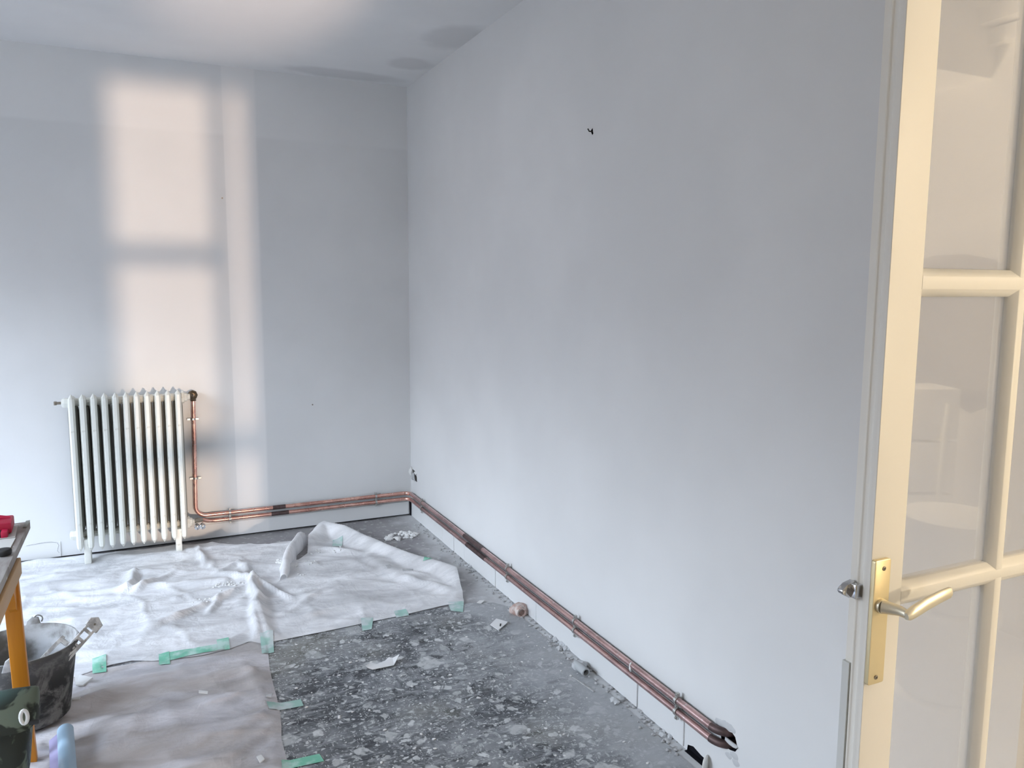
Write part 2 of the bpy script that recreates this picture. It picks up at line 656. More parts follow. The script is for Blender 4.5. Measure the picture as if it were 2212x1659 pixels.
structure(MB().box((XL - .3, YH - .2, -.12), (XH + .2, YB + .2, 0)).build('floor', m_floor), 'dusty grey concrete floor')
structure(MB().box((XL - .3, YH - .2, ZC), (XH + .2, YB + .2, ZC + .12)).build('ceiling', m_ceil), 'white ceiling with grey repair patches')
GAP = .014
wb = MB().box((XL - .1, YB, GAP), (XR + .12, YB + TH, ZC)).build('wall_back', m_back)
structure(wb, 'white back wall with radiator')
tr_ = MB().box((XL, YB + .035, 0), (XR, YB + TH, GAP)).build('trim_1', m_dark)
structure(tr_, 'dark gap under the plaster of the back wall')

# right wall with real recesses (boolean cut) for the pipes and the broken base
wr = MB()
wr.box((XR, YD1, 0), (XR + TH, YB, ZC))
wr_o = wr.build('wall_right', [m_wall, m_brick_in, m_dark])


def cutter(outline_yz, depth, mi):
    b = MB()
    b.mi = mi
    b.plate([(XR, y, z) for y, z in outline_yz], (-.02, 0, 0), (depth, 0, 0))
    return b


pA, pB = onX(1580, 1590, XR), onX(1588, 1616, XR)
yh, zh = 1.80, .172
hole1 = [(p.y, p.z) for p in (onX(*q) for q in ((1556, 1582), (1572, 1579), (1582, 1583), (1588, 1592), (1591, 1604), (1593, 1618), (1588, 1624), (1577, 1620), (1560, 1606)))]
hb = onX(1505, 1640)
hole2 = [(hb.y + .055, -.01), (hb.y + .050, .022), (hb.y + .02, .032), (hb.y - .02, .024), (hb.y - .05, .022), (hb.y - .055, -.01)]
hs = onX(893, 1025)
hole3 = [(hs.y + .035, hs.z - .01), (hs.y + .01, hs.z + .035), (hs.y - .045, hs.z + .03), (hs.y - .075, hs.z - .005), (hs.y - .08, hs.z - .035), (hs.y - .01, hs.z - .035)]
hn = onX(1279, 284)
hole4 = [(hn.y + .012, hn.z + .004), (hn.y - .004, hn.z + .013), (hn.y - .010, hn.z - .01), (hn.y - .002, hn.z - .014)]
for k, (outl, dep, mi) in enumerate(((hole1, .09, 2), (hole2, .10, 2), (hole3, .05, 1), (hole4, .04, 2))):
    cb = cutter(outl, dep, mi)
    co = cb.build('cut', [m_wall, m_brick_in, m_dark])
    md = wr_o.modifiers.new('cut', 'BOOLEAN')
    md.operation = 'DIFFERENCE'
    md.solver = 'EXACT'
    md.object = co
bpy.context.view_layer.update()
dg = bpy.context.evaluated_depsgraph_get()
me2 = D.meshes.new_from_object(wr_o.evaluated_get(dg))
for md in list(wr_o.modifiers):
    D.objects.remove(md.object)
wr_o.modifiers.clear()
wr_o.data = me2
structure(wr_o, 'long white right wall')

structure(wall_with_holes('wall_left', 'X', XL - .24, .24, YD0, YB, 0, ZC, WINS, m_wall), 'left wall with windows, outside the picture')
structure(wall_with_holes('wall_front', 'Y', YD0, YD1 - YD0, XL - .24, XH + .1, 0, ZC, [(-.75, XR, -1, 2.86)], m_wall), 'wall with the doorway')
HW = (.886, 1.64, .06, 2.80)
structure(wall_with_holes('wall_hall_back', 'Y', YH - .2, .2, XL - .24, XH + .1, 0, ZC, [HW], m_hall), 'far wall of the hall with a tall window')
structure(MB().box((XH, YH, 0), (XH + .12, YD0, ZC)).build('wall_hall_right', m_hall), 'right wall of the hall')
structure(MB().box((XL - .24, YH, 0), (XL - .1, YD0, ZC)).build('wall_hall_left', m_hall), 'left wall of the hall')
# stepped cornice in the hall (mirrored in the door glass)
b = MB()
for dz, dx in ((.05, .22), (.12, .13), (.20, .06)):
    b.box((XH - dx, YH, ZC - dz), (XH, YD0, ZC - dz + .07))
structure(b.build('trim_2', m_hall), 'stepped cornice of the hall')
structure(MB().box((2.55, -.9, ZC - .34), (XH, -.62, ZC - .0)).build('trim_3', m_hall), 'boxed beam under the hall ceiling')

# windows: frames with cross bars in the openings
for i, (y0, y1, z0, z1) in enumerate(WINS):
    wn = empty('window_%d' % (i + 1), (XL - .12, (y0 + y1) / 2, z0), 'tall white framed window, outside the picture', None, None, 'structure')
    f = MB()
    for (a, c_) in (((y0, z0), (y0 + .06, z1)), ((y1 - .06, z0), (y1, z1)), ((y0, z0), (y1, z0 + .07)), ((y0, z1 - .06), (y1, z1))):
        f.box((XL - .15, a[0], a[1]), (XL - .09, c_[0], c_[1]))
    f.build('window_frame', m_door, wn)
    ym = (y0 + y1) / 2
    MB().box((XL - .15, ym - .05, z0 + .07), (XL - .09, ym + .05, z1 - .06)).build('mullion', m_door, wn)
HM = (1.446, 1.54)
wn = empty('window_3', ((HW[0] + HW[1]) / 2, YH - .1, HW[2]), 'tall hall window behind the camera', None, None, 'structure')
f = MB()
f.box((HW[0] - .04, YH - .14, HW[2]), (HW[0] + .012, YH - .08, HW[3]))
f.box((HW[1] - .012, YH - .14, HW[2]), (HW[1] + .04, YH - .08, HW[3]))
f.build('window_frame', m_door, wn)
MB().box((HM[0], YH - .14, HW[2]), (HM[1], YH - .08, HW[3])).build('mullion', m_door, wn)
MB().box((HW[0], YH - .14, 1.765), (HM[0], YH - .08, 1.88)).build('crossbar', m_door, wn)
MB().box((HW[0], YH - .14, .56), (HW[1], YH - .08, .74)).build('crossbar', m_door, wn)

# baseboard zone of the two walls: plain filler boards, each piece apart, with open joints
bb = empty('baseboard_right', (XR, 3.5, 0), 'row of bare white plinth boards under the copper pipes', None, None, 'structure')
ys = [onX(x, y).y for x, y in ((905, 1125), (958, 1160), (982, 1175), (1005, 1190), (1072, 1250), (1160, 1320))]
ys = sorted(ys + [2.35, 2.065])
ys = [y for y in ys if y > 1.9]
for i in range(len(ys) - 1):
    zt = .104 + .002 * ((i * 7) % 3)
    MB().box((XR - .005 - .0015 * (i % 2), ys[i] + .003, .004), (XR, ys[i + 1] - .003, zt)).build('plinth_board', m_wall, bb, bevel=.0015, seg=1)
bk = empty('baseboard_back', (0, YB, 0), 'low filled strip at the foot of the back wall', None, None, 'structure')
for (a, c_) in ((-2.1, -.50), (.14, 1.63)):
    MB().box((a, YB - .004, GAP), (c_, YB, .105)).build('plinth_board', m_back, bk, bevel=.0015, seg=1)
# the black open joint in the corner, below the pipes
structure(MB().box((XR - .012, YB - .010, .005), (XR - .001, YB - .003, .112), jig=.003).build('trim_4', m_dark), 'black open joint in the corner')
# crack lines left of the radiator: thin gaps with broken edges
b = MB()
cp = [onY(x, y, YB - .0045) for x, y in ((57, 1179), (75, 1176), (95, 1172), (110, 1171), (122, 1172))]
for i in range(len(cp) - 1):
    b.tube([cp[i], cp[i + 1]], .0017, 5)
cp = [onY(x, y, YB - .0045) for x, y in ((123, 1172), (127, 1178), (125, 1184), (124, 1190), (128, 1194))]
for i in range(len(cp) - 1):
    b.tube([cp[i], cp[i + 1]], .0014, 5)
structure(b.build('trim_5', m_crumb), 'fine crack in the plaster left of the radiator')

structure(MB().box((XR + .008, hb.y - .060, -.02), (XR + .10, hb.y + .060, .034)).box((XR - .012, hb.y - .050, .0006), (XR + .012, hb.y + .052, .0022)).build('trim_7', m_dark), 'black slab painting the shade in the broken foot of the right wall')  # black slab and floor strip: shade of the recess put into the colour

# ------------------------------------------------------------------ vinyl floor covering


def outline_mesh(name, poly, step, hfun, mats, parent=None, thick=0.0, uvpush=True):
    """grid mesh inside a polygon; rim vertices are snapped onto the outline"""
    P2 = np.array([(p[0], p[1]) for p in poly])
    x0, y0 = P2.min(0) - step
    x1, y1 = P2.max(0) + step
    nx, ny = int((x1 - x0) / step) + 2, int((y1 - y0) / step) + 2
    X, Y = np.meshgrid(x0 + step * np.arange(nx), y0 + step * np.arange(ny), indexing='ij')
    A, Bq = P2, np.roll(P2, -1, 0)

    def inside(x, y):
        c_ = np.zeros(x.shape, bool)
        for (ax, ay), (bx, by) in zip(A, Bq):
            cond = ((ay > y) != (by > y))
            xi = (bx - ax) * (y - ay) / (by - ay + 1e-12) + ax
            c_ ^= cond & (x < xi)
        return c_

    def nearest(x, y):
        bd = np.full(x.shape, 1e9)
        bx_, by_ = x.copy(), y.copy()
        for (ax, ay), (bx, by) in zip(A, Bq):
            dx, dy = bx - ax, by - ay
            t_ = np.clip(((x - ax) * dx + (y - ay) * dy) / (dx * dx + dy * dy + 1e-12), 0, 1)
            qx, qy = ax + t_ * dx, ay + t_ * dy
            d_ = np.hypot(x - qx, y - qy)
            k = d_ < bd
            bd[k], bx_[k], by_[k] = d_[k], qx[k], qy[k]
        return bd, bx_, by_

    cx, cy = X[:-1, :-1] + step / 2, Y[:-1, :-1] + step / 2
    keep = inside(cx, cy)
    used = np.zeros(X.shape, bool)
    for a in (0, 1):
        for b_ in (0, 1):
            used[a:nx - 1 + a, b_:ny - 1 + b_] |= keep
    cnt = np.zeros(X.shape, int)
    for a in (0, 1):
        for b_ in (0, 1):
            cnt[a:nx - 1 + a, b_:ny - 1 + b_] += keep
    rim = used & (cnt < 4)
    d_, qx, qy = nearest(X, Y)
    X[rim], Y[rim] = qx[rim], qy[rim]
    dist = np.where(rim, 0, d_)
    Z = hfun(X, Y, dist)
    idx = -np.ones(X.shape, int)
    idx[used] = np.arange(used.sum())
    vs = np.stack([X[used], Y[used], Z[used]], 1)
    ii, jj = np.nonzero(keep)
    fs = np.stack([idx[ii, jj], idx[ii + 1, jj], idx[ii + 1, jj + 1], idx[ii, jj + 1]], 1)
    me = D.meshes.new(name)
    me.from_pydata(vs.tolist(), [], fs.tolist())
    me.materials.append(mats)
    me.polygons.foreach_set('use_smooth', [True] * len(me.polygons))
    me.update()
    o = link(name, me, parent)
    if thick:
        md = o.modifiers.new('thickness', 'SOLIDIFY')
        md.thickness = thick
        md.offset = -1
    return o


lin = [(x, y, 0) for x, y in ((-2.0, 1.2), (1.59, 1.2), (1.60, 1.9), (1.605, 2.4), (1.60, 2.9), (1.605, 3.2), (1.60, 3.42), (1.55, 3.50), (1.44, 3.545), (1.0, 3.555), (.3, 3.55), (-2.0, 3.55))]
b = MB().plate(lin, (0, 0, .0005), (0, 0, .004))
tag(b.build('vinyl_flooring', m_lino), 'dark grey vinyl floor covering spattered with white paint and dust', 'flooring')

# ------------------------------------------------------------------ plastic dust sheets


def vnoise(X, Y, sc, seed=0, ax=1.0, ay=1.0, rot=0.0):
    c_, s_ = math.cos(rot), math.sin(rot)
    out = np.zeros(X.shape)
    fx, fy, fo = X.ravel(), Y.ravel(), out.ravel()
    for i in range(fx.size):
        x, y = fx[i] * c_ - fy[i] * s_, fx[i] * s_ + fy[i] * c_
        fo[i] = noise.noise((x * sc * ax + seed * 7.3, y * sc * ay + seed * 3.1, seed * 1.9))
    return fo.reshape(X.shape)


def seg(X, Y, a, b_):
    dx, dy = b_[0] - a[0], b_[1] - a[1]
    L = dx * dx + dy * dy
    t_ = np.clip(((X - a[0]) * dx + (Y - a[1]) * dy) / L, 0, 1)
    side = ((X - a[0]) * dy - (Y - a[1]) * dx) / math.sqrt(L)
    return np.hypot(X - a[0] - t_ * dx, Y - a[1] - t_ * dy), t_, side


# ridges of the back sheet: picture points on the floor, height, half width, steepness of the shaded side
RIDGES = [
    ((0, 1290), (250, 1255), .016, .030), ((60, 1300), (480, 1262), .022, .030), ((165, 1350), (380, 1300), .020, .035), ((380, 1300), (520, 1272), .018, .025),
    ((275, 1283), (295, 1245), .035, .022), ((295, 1245), (345, 1240), .020, .030), ((290, 1285), (385, 1240), .014, .016), ((300, 1280), (330, 1262), .018, .018),
    ((330, 1365), (440, 1318), .022, .030), ((440, 1318), (545, 1270), .014, .025), ((460, 1330), (475, 1300), .020, .014), ((466, 1300), (530, 1280), .016, .018),
    ((545, 1262), (555, 1385), .038, .018), ((545, 1262), (580, 1380), .030, .020), ((548, 1258), (625, 1300), .030, .016), ((470, 1245), (545, 1258), .030, .030),
    ((480, 1240), (520, 1222), .022, .016), ((425, 1185), (445, 1228), .020, .016), ((400, 1185), (470, 1235), .010, .02), ((520, 1222), (540, 1262), .018, .02),
    ((620, 1330), (690, 1290), .010, .022), ((640, 1345), (760, 1310), .008, .03), ((690, 1295), (800, 1260), .010, .05), ((800, 1215), (880, 1262), .020, .05),
    ((870, 1240), (915, 1248), .014, .02), ((880, 1262), (985, 1290), .030, .03), ((640, 1185), (760, 1195), .010, .05), ((100, 1400), (330, 1375), .008, .05)]
R3 = [(onZ(*a), onZ(*b_), h_, w_) for a, b_, h_, w_ in RIDGES]
LIP = [onZ(*p) for p in ((665, 1182), (700, 1160), (745, 1164), (800, 1182), (880, 1213), (930, 1226), (985, 1246), (1003, 1302))]
LIPH = [.06, .10, .085, .06, .05, .05, .055, .03]
CURL = [onZ(606, 1258), onZ(608, 1232), onZ(622, 1205), onZ(640, 1180)]
CURLH = [.03, .055, .075, .09]


def sheet_a_h(X, Y, dist):
    Z = .011 + np.zeros(X.shape)
    Z += .006 * vnoise(X, Y, 3.0, 1, 1, 2.2, .25) + .004 * vnoise(X, Y, 9.0, 2, 1, 1.8, -.5) + .002 * vnoise(X, Y, 26.0, 3)
    Z += .011 * np.clip(1 - 3.2 * np.abs(vnoise(X, Y, 1.5, 21, 1, 2.0, .3)), 0, 1) ** 3 + .008 * np.clip(1 - 3.0 * np.abs(vnoise(X, Y, 3.0, 22, 1.3, 1, -.5)), 0, 1) ** 3
    wx, wy = .02 * vnoise(X, Y, 7, 5), .02 * vnoise(X, Y, 7, 6)
    for a, b_, h_, w_ in R3:
        d_, t_, sd = seg(X + wx, Y + wy, a, b_)
        wv = np.where(sd > 0, w_ * .75, w_ * 1.5)
        Z += h_ * np.exp(-(d_ / wv) ** 2) * (.55 + .45 * np.sin(math.pi * np.clip(t_, .05, .95)))
    for i in range(len(LIP) - 1):
        d_, t_, sd = seg(X + wx * .6, Y + wy * .6, LIP[i], LIP[i + 1])
        hh = LIPH[i] * (1 - t_) + LIPH[i + 1] * t_
        wv = np.where(sd < 0, .035, .075)
        Z = np.maximum(Z, hh * np.exp(-(d_ / wv) ** 2) + .006)
    # the edge by the wall lifts, the others lie flat
    Z = np.where((Y < 3.62) & (dist < .05), np.minimum(Z, .009 + dist * .35), Z)
    return np.maximum(Z, .0065)


PA = [onZ(*p) for p in ((1003, 1303), (955, 1312), (880, 1330), (800, 1347), (700, 1368), (600, 1388), (565, 1394), (540, 1389), (500, 1404), (440, 1419), (370, 1429), (330, 1432), (285, 1431), (240, 1440), (160, 1467))]
PA += [Vector((-1.0, 3.5, 0)), Vector((-1.9, 3.52, 0)), Vector((-1.9, 5.12, 0)), Vector((-.5, 5.125, 0))]
PA += [Vector((.13, 5.10, 0))] + [onZ(*p) for p in ((410, 1182), (460, 1178), (520, 1182), (585, 1183), (612, 1175), (632, 1172), (648, 1178), (641, 1200), (640, 1215), (664, 1200), (668, 1170), (690, 1152), (740, 1150), (785, 1164), (830, 1186), (880, 1203), (925, 1213), (975, 1230), (988, 1250), (995, 1280))]
sa = outline_mesh('dust_sheet', PA, .0125, sheet_a_h, m_film_back)
tag(sa, 'large milky plastic dust sheet crumpled along the back wall and under the radiator', 'dust sheet')

# a fold of the back sheet that stands up and curls over
cf = MB()
rows_ = []
for k in range(25):
    t_ = k / 24
    i_ = min(2, int(t_ * 3))
    f_ = t_ * 3 - i_
    p = CURL[i_] * (1 - f_) + CURL[i_ + 1] * f_
    h_ = (.030 + .075 * t_ ** .8) * (1 if t_ < .86 else math.sqrt(max(.05, 1 - ((t_ - .86) / .15) ** 2)))
    wv = .006 * math.sin(t_ * 9)
    row = []
    for (dx_, dz_) in ((-.018, .0), (-.006, .22), (.000, .5), (.006, .78), (.018, .96), (.034, 1.0), (.050, .90), (.060, .60), (.066, .0)):
        row.append(Vector((p.x + dx_ * (.55 + .6 * t_) + wv, p.y + dx_ * .15, .010 + dz_ * h_ + .004 * noise.noise((t_ * 6, dz_ * 3, 2)))))
    rows_.append(row)
cf._add([p for r_ in rows_ for p in r_], [(a * 9 + b_, a * 9 + b_ + 1, a * 9 + b_ + 10, a * 9 + b_ + 9) for a in range(24) for b_ in range(8)])
cf.build('curled_fold', m_film_back, sa, smooth=True, sharp=80)

RB = [((60, 1560), (330, 1490), .020, .05), ((200, 1500), (430, 1455), .016, .04), ((330, 1490), (520, 1540), .012, .04), ((150, 1590), (420, 1545), .018, .05),
      ((420, 1545), (560, 1500), .014, .03), ((250, 1640), (500, 1590), .016, .05), ((500, 1600), (590, 1540), .014, .03), ((480, 1659), (610, 1560), .012, .03), ((540, 1520), (600, 1535), .012, .02), ((520, 1430), (560, 1500), .010, .03),
      ((300, 1700), (560, 1640), .015, .05)]
RB3 = [(onZ(*a), onZ(*b_), h_, w_) for a, b_, h_, w_ in RB]


def sheet_b_h(X, Y, dist):
    Z = .0085 + np.zeros(X.shape)
    Z += .007 * vnoise(X, Y, 3.4, 11, 1, 2.4, .2) + .004 * vnoise(X, Y, 10.0, 12, 1, 1.8, -.4)
    Z += .011 * np.clip(1 - 3.0 * np.abs(vnoise(X, Y, 1.8, 31, 1, 2.4, .2)), 0, 1) ** 3 + .009 * np.clip(1 - 2.6 * np.abs(vnoise(X, Y, 4.0, 32, 1.2, 1, -.6)), 0, 1) ** 2
    for a, b_, h_, w_ in RB3:
        d_, t_, sd = seg(X, Y, a, b_)
        wv = np.where(sd > 0, w_ * .8, w_ * 1.4)
        Z += h_ * np.exp(-(d_ / wv) ** 2) * (.5 + .5 * np.sin(math.pi * np.clip(t_, .05, .95)))
    Z = np.where(dist < .05, np.minimum(Z, .007 + dist * .3), Z)
    # tuck under the back sheet
    Z = np.where(Y > 3.44, np.minimum(Z, .0058), Z)
    return np.maximum(Z, .0052)


PB = [Vector((.435, 3.54, 0))] + [onZ(*p) for p in ((580, 1420), (583, 1450), (590, 1480), (598, 1510), (604, 1535), (608, 1570), (608, 1600), (620, 1645))] + \
     [Vector((.34, 2.3, 0)), Vector((.30, 1.95, 0)), Vector((-1.3, 1.95, 0)), Vector((-1.3, 3.54, 0))]
sb = outline_mesh('dust_sheet', PB, .0125, sheet_b_h, m_film_front)
tag(sb, 'thin wrinkled see-through plastic dust sheet in the foreground beside the dark vinyl', 'dust sheet')

bpy.context.view_layer.update()


def sampler(o):
    from mathutils.bvhtree import BVHTree
    me = o.data
    return BVHTree.FromPolygons([v.co for v in me.vertices], [p.vertices for p in me.polygons])


TA, TB = sampler(sa), sampler(sb)


def ground(x, y):
    z = .0005
    if 1.2 < y < 3.55 and x < 1.6:
        z = .004
    for T in (TA, TB):
        hit = T.ray_cast(Vector((x, y, 1)), Vector((0, 0, -1)))
        if hit[0] is not None:
            z = max(z, hit[0].z)
    return z


# ------------------------------------------------------------------ pieces of green tape


def tape(px, label, m=m_tape):
    """a strip of tape: picture quad -> points on the floor, laid over what is there"""
    q = [onZ(*p) for p in px]
    nU, nV = 10, 6
    b_ = MB()
    rows = []
    for i in range(nU + 1):
        row = []
        for j in range(nV + 1):
            s_, t_ = i / nU, j / nV
            p = (q[0] * (1 - s_) + q[1] * s_) * (1 - t_) + (q[3] * (1 - s_) + q[2] * s_) * t_
            row.append(Vector((p.x, p.y, ground(p.x, p.y) + .0028)))
        rows.append(row)
    vs = [p for r in rows for p in r]
    n = len(vs)
    fs = []
    for i in range(nU):
        for j in range(nV):
            a = i * (nV + 1) + j
            fs.append((a, a + 1, a + nV + 2, a + nV + 1))
    b_._add(vs, fs)
    o = b_.build('tape_strip', m, smooth=True, sharp=60)
    tag(o, label, 'tape', 'strips of green masking tape on the floor sheets')
    return o


tape(((200, 1432), (230, 1426), (230, 1455), (200, 1459)), 'square green tape piece on the sheet edge beside the black bucket')
tape(((343, 1420), (366, 1415), (368, 1438), (344, 1440)), 'green tape piece at the left end of the long tape strip')
tape(((367, 1417), (468, 1402), (470, 1411), (368, 1430)), 'long narrow crinkled green tape strip along the front edge of the back sheet')
tape(((468, 1389), (494, 1385), (497, 1406), (470, 1410)), 'square green tape piece at the right end of the long tape strip')
tape(((719, 1174), (741, 1173), (738, 1189), (718, 1188)), 'pale green tape square on the raised sheet near the back wall', m_tape_pale)
tape(((923, 1213), (941, 1211), (932, 1228), (914, 1229)), 'bright green tape piece on the rim of the back sheet nearest the right wall')
tape(((851, 1325), (876, 1322), (884, 1332), (856, 1337)), 'pale green tape under white dust on the edge between sheet and vinyl', m_tape_pale)
tape(((780, 1345), (806, 1340), (803, 1362), (783, 1366)), 'faint green tape smear on the middle of the sheet front edge', m_tape_pale)
tape(((968, 1307), (1002, 1303), (1000, 1325), (974, 1322)), 'dusty green tape holding down the right corner of the back sheet', m_tape_pale)
tape(((562, 1380), (590, 1374), (592, 1412), (566, 1418)), 'pale green tape where the two dust sheets meet the vinyl', m_tape_pale)
tape(((576, 1527), (650, 1514), (656, 1528), (582, 1542)), 'pale green tape strip running from the front sheet onto the vinyl', m_tape_pale)
tape(((608, 1650), (690, 1632), (700, 1648), (610, 1668)), 'green tape strip at the bottom edge of the picture')

# ------------------------------------------------------------------ radiator
RX0, RX1, RYF = -.405, .192, 4.93
NS = 11
pitch = (RX1 - RX0 + .008) / NS
RZ0, RZ1 = .085, .992
rad = empty('radiator', ((RX0 + RX1) / 2, 5.02, 0), 'old cream cast-iron column radiator against the back wall', 'radiator')


def oct_ring(cx, cy, z, hx, hy, fx=.45, fy=.62):
    return [Vector((cx + a * hx, cy + b_ * hy, z)) for a, b_ in ((-fx, -1), (fx, -1), (1, -fy), (1, fy), (fx, 1), (-fx, 1), (-1, fy), (-1, -fy))]


def rad_ring(cx, cy, z, hx, hy, k=1.0):
    return [Vector((cx + a * hx * k, cy + b_ * hy * k, z)) for a, b_ in ((-.42, -1), (.42, -1), (1, -.25), (1, .45), (.5, 1), (-.5, 1), (-1, .45), (-1, -.25))]


def column(b_, yc, hx, hy, lo, hi):
    b_.loft([rad_ring(0, yc + hy * .35, lo, hx, hy, .12), rad_ring(0, yc, lo + .026, hx * .9, hy, .96), rad_ring(0, yc, lo + .05, hx, hy), rad_ring(0, yc, hi - .050, hx, hy),
             rad_ring(0, yc, hi - .024, hx * .95, hy, .97), rad_ring(0, yc + hy * .35, hi, hx, hy, .12)])


def section_mesh():
    b_ = MB()
    column(b_, RYF + .028, .0168, .028, RZ0, RZ1)
    # top and bottom headers running front to back
    for zc, hz in ((RZ1 - .052, .034), (RZ0 + .085, .036)):
        rings = []
        for y_, k in ((RYF + .02, .55), (RYF + .05, 1), (RYF + .14, 1), (RYF + .17, .6)):
            rings.append([Vector((.0185 * k * math.cos(a), y_, zc + hz * k * math.sin(a))) for a in (2 * math.pi * i / 10 for i in range(10))])
        b_.loft(rings)
        # nipple joining to the next section
        b_.lathe((0, RYF + .105, zc), [(.024, -pitch / 2 - .001), (.024, pitch / 2 + .001)], 12, True, 'X')
    return b_.mesh('section', m_rad)


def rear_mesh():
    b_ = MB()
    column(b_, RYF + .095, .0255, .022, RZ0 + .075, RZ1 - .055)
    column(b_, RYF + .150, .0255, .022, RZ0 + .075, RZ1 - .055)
    return b_.mesh('rear_columns', m_radpanel)  # dark grey puts the shade of the gaps into the rear columns


sec = section_mesh()
rear = rear_mesh()
for i in range(NS):
    o = link('section', sec)
    o.parent = rad
    o.matrix_parent_inverse = Matrix.Translation(-rad.location)
    o.location = (RX0 + .02 + pitch * i, 0, 0)
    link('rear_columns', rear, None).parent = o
for x in (RX0 + .055, RX1 - .06):
    MB().box((x - .017, RYF + .02, .012), (x + .017, RYF + .10, RZ0 + .07)).build('foot', m_rad, rad, bevel=.003)
for x in (RX0 + .08, RX1 - .09):      # wall brackets
    MB().box((x - .01, RYF + .10, RZ1 - .11), (x + .01, YB - .001, RZ1 - .09)).box((x - .012, YB - .012, RZ1 - .16), (x + .012, YB - .001, RZ1 - .07)).build('bracket', m_radpanel, rad)
# plugs on the left, bleed screw
for zc in (RZ1 - .052, RZ0 + .085):
    MB().lathe((RX0 - .012, RYF + .095, zc), [(.012, -.022), (.026, -.018), (.030, -.006), (.030, .012)], 6, True, 'X').build('plug', m_rad, rad)
MB().tube([(RX0 - .03, RYF + .095, RZ1 - .052), (RX0 - .058, RYF + .095, RZ1 - .052)], .008, 8).box((RX0 - .070, RYF + .086, RZ1 - .062), (RX0 - .056, RYF + .104, RZ1 - .042)).build('bleed_screw', m_screw, rad, bevel=.001)
# bushings on the right
xr_ = RX0 + .02 + pitch * (NS - 1)
zt, zb = RZ1 - .052, RZ0 + .085
MB().lathe((xr_ + .028, RYF + .095, zt), [(.038, -.008), (.038, .006), (.028, .008), (.026, .022), (.018, .026), (.016, .040)], 8, True, 'X').build('bushing', m_rad, rad, smooth=True)
MB().lathe((xr_ + .028, RYF + .095, zb), [(.038, -.008), (.038, .006), (.028, .008), (.026, .020), (.016, .026), (.015, .034)], 8, True, 'X').build('bushing', m_rad, rad, smooth=True)

# ------------------------------------------------------------------ copper pipes
PR, OFF = .0124, .022
UX, UZ, LZ = .250, .172, .131
yb = YB - OFF
xr2 = XR - OFF


def arc(c_, a, b_, n=8):
    c_, a, b_ = Vector(c_), Vector(a), Vector(b_)
    return [c_ + (a - c_) * math.cos(t_) + (b_ - c_) * math.sin(t_) for t_ in (math.pi / 2 * k / n for k in range(n + 1))]


RB_ = .06     # bend radius
pe = empty('copper_pipe', (UX, yb, .5), 'upper copper pipe, dropping from the radiator valve and running along both walls', 'pipe', 'pair of copper heating pipes')
valve_z = zt - .012
p1 = [(UX + .006, yb, valve_z - .02), (UX - .002, yb, .5)] + arc((UX - .008 + RB_, yb, UZ + RB_), (UX - .008, yb, UZ + RB_), (UX - .008 + RB_, yb, UZ))
MB().tube(p1, PR, 14).build('riser', m_copper, pe, smooth=True, sharp=60)
c1 = (xr2 - .045, yb - .045)
MB().tube([p1[-1], (xr2 - .045, yb, UZ)], PR, 14).build('back_wall_run', m_copper, pe, smooth=True, sharp=60)
MB().tube(arc((c1[0], c1[1], UZ), (c1[0], yb, UZ), (xr2, c1[1], UZ)), PR, 14).build('corner_bend', m_copper, pe, smooth=True, sharp=60)
yend = 1.905
MB().tube([(xr2, c1[1], UZ), (xr2, yend, UZ)], PR, 14).build('right_wall_run', m_copper_dull, pe, smooth=True, sharp=60)
MB().tube(arc((xr2 + .05, yend, UZ), (xr2, yend, UZ), (xr2 + .05, yend - .06, UZ)) + [(XR + .06, yend - .062, UZ)], PR * 1.12, 14).build('wall_elbow', m_burnt, pe, smooth=True, sharp=60)

p2 = empty('copper_pipe', (UX + .02, yb, LZ), 'lower copper pipe, leaving the radiator foot valve and running along both walls', 'pipe', 'pair of copper heating pipes')
MB().tube([(xr_ + .085, RYF + .14, zb - .005), (xr_ + .10, yb - .03, zb - .015), (xr_ + .14, yb - .005, LZ + .006), (xr_ + .19, yb, LZ), (xr2 - .045, yb, LZ)], PR, 14).build('back_wall_run', m_copper, p2, smooth=True, sharp=60)
MB().tube(arc((c1[0], c1[1], LZ), (c1[0], yb, LZ), (xr2, c1[1], LZ)), PR, 14).build('corner_bend', m_copper, p2, smooth=True, sharp=60)
MB().tube([(xr2, c1[1], LZ), (xr2, yend, LZ)], PR, 14).build('right_wall_run', m_copper_dull, p2, smooth=True, sharp=60)
MB().tube(arc((xr2 + .05, yend, LZ), (xr2, yend, LZ), (xr2 + .05, yend - .06, LZ)) + [(XR + .06, yend - .062, LZ)], PR * 1.12, 14).build('wall_elbow', m_burnt, p2, smooth=True, sharp=60)
# burnt solder sleeves
for x in (.755,):
    MB().tube([(x - .05, yb, UZ), (x + .03, yb, UZ)], PR * 1.08, 14).build('solder_joint', m_burnt, pe, smooth=True, sharp=60)
    MB().tube([(x - .06, yb, LZ), (x + .05, yb, LZ)], PR * 1.10, 14).build('solder_joint', m_burnt, p2, smooth=True, sharp=60)
ya, yc_ = onX(1040, 1195, xr2).y, onX(1012, 1180, xr2).y
MB().tube([(xr2, ya - .02, UZ), (xr2, yc_ + .06, UZ)], PR * 1.08, 14).build('solder_joint', m_burnt, pe, smooth=True, sharp=60)
MB().tube([(xr2, ya - .06, LZ), (xr2, yc_ + .02, LZ)], PR * 1.10, 14).build('solder_joint', m_burnt, p2, smooth=True, sharp=60)

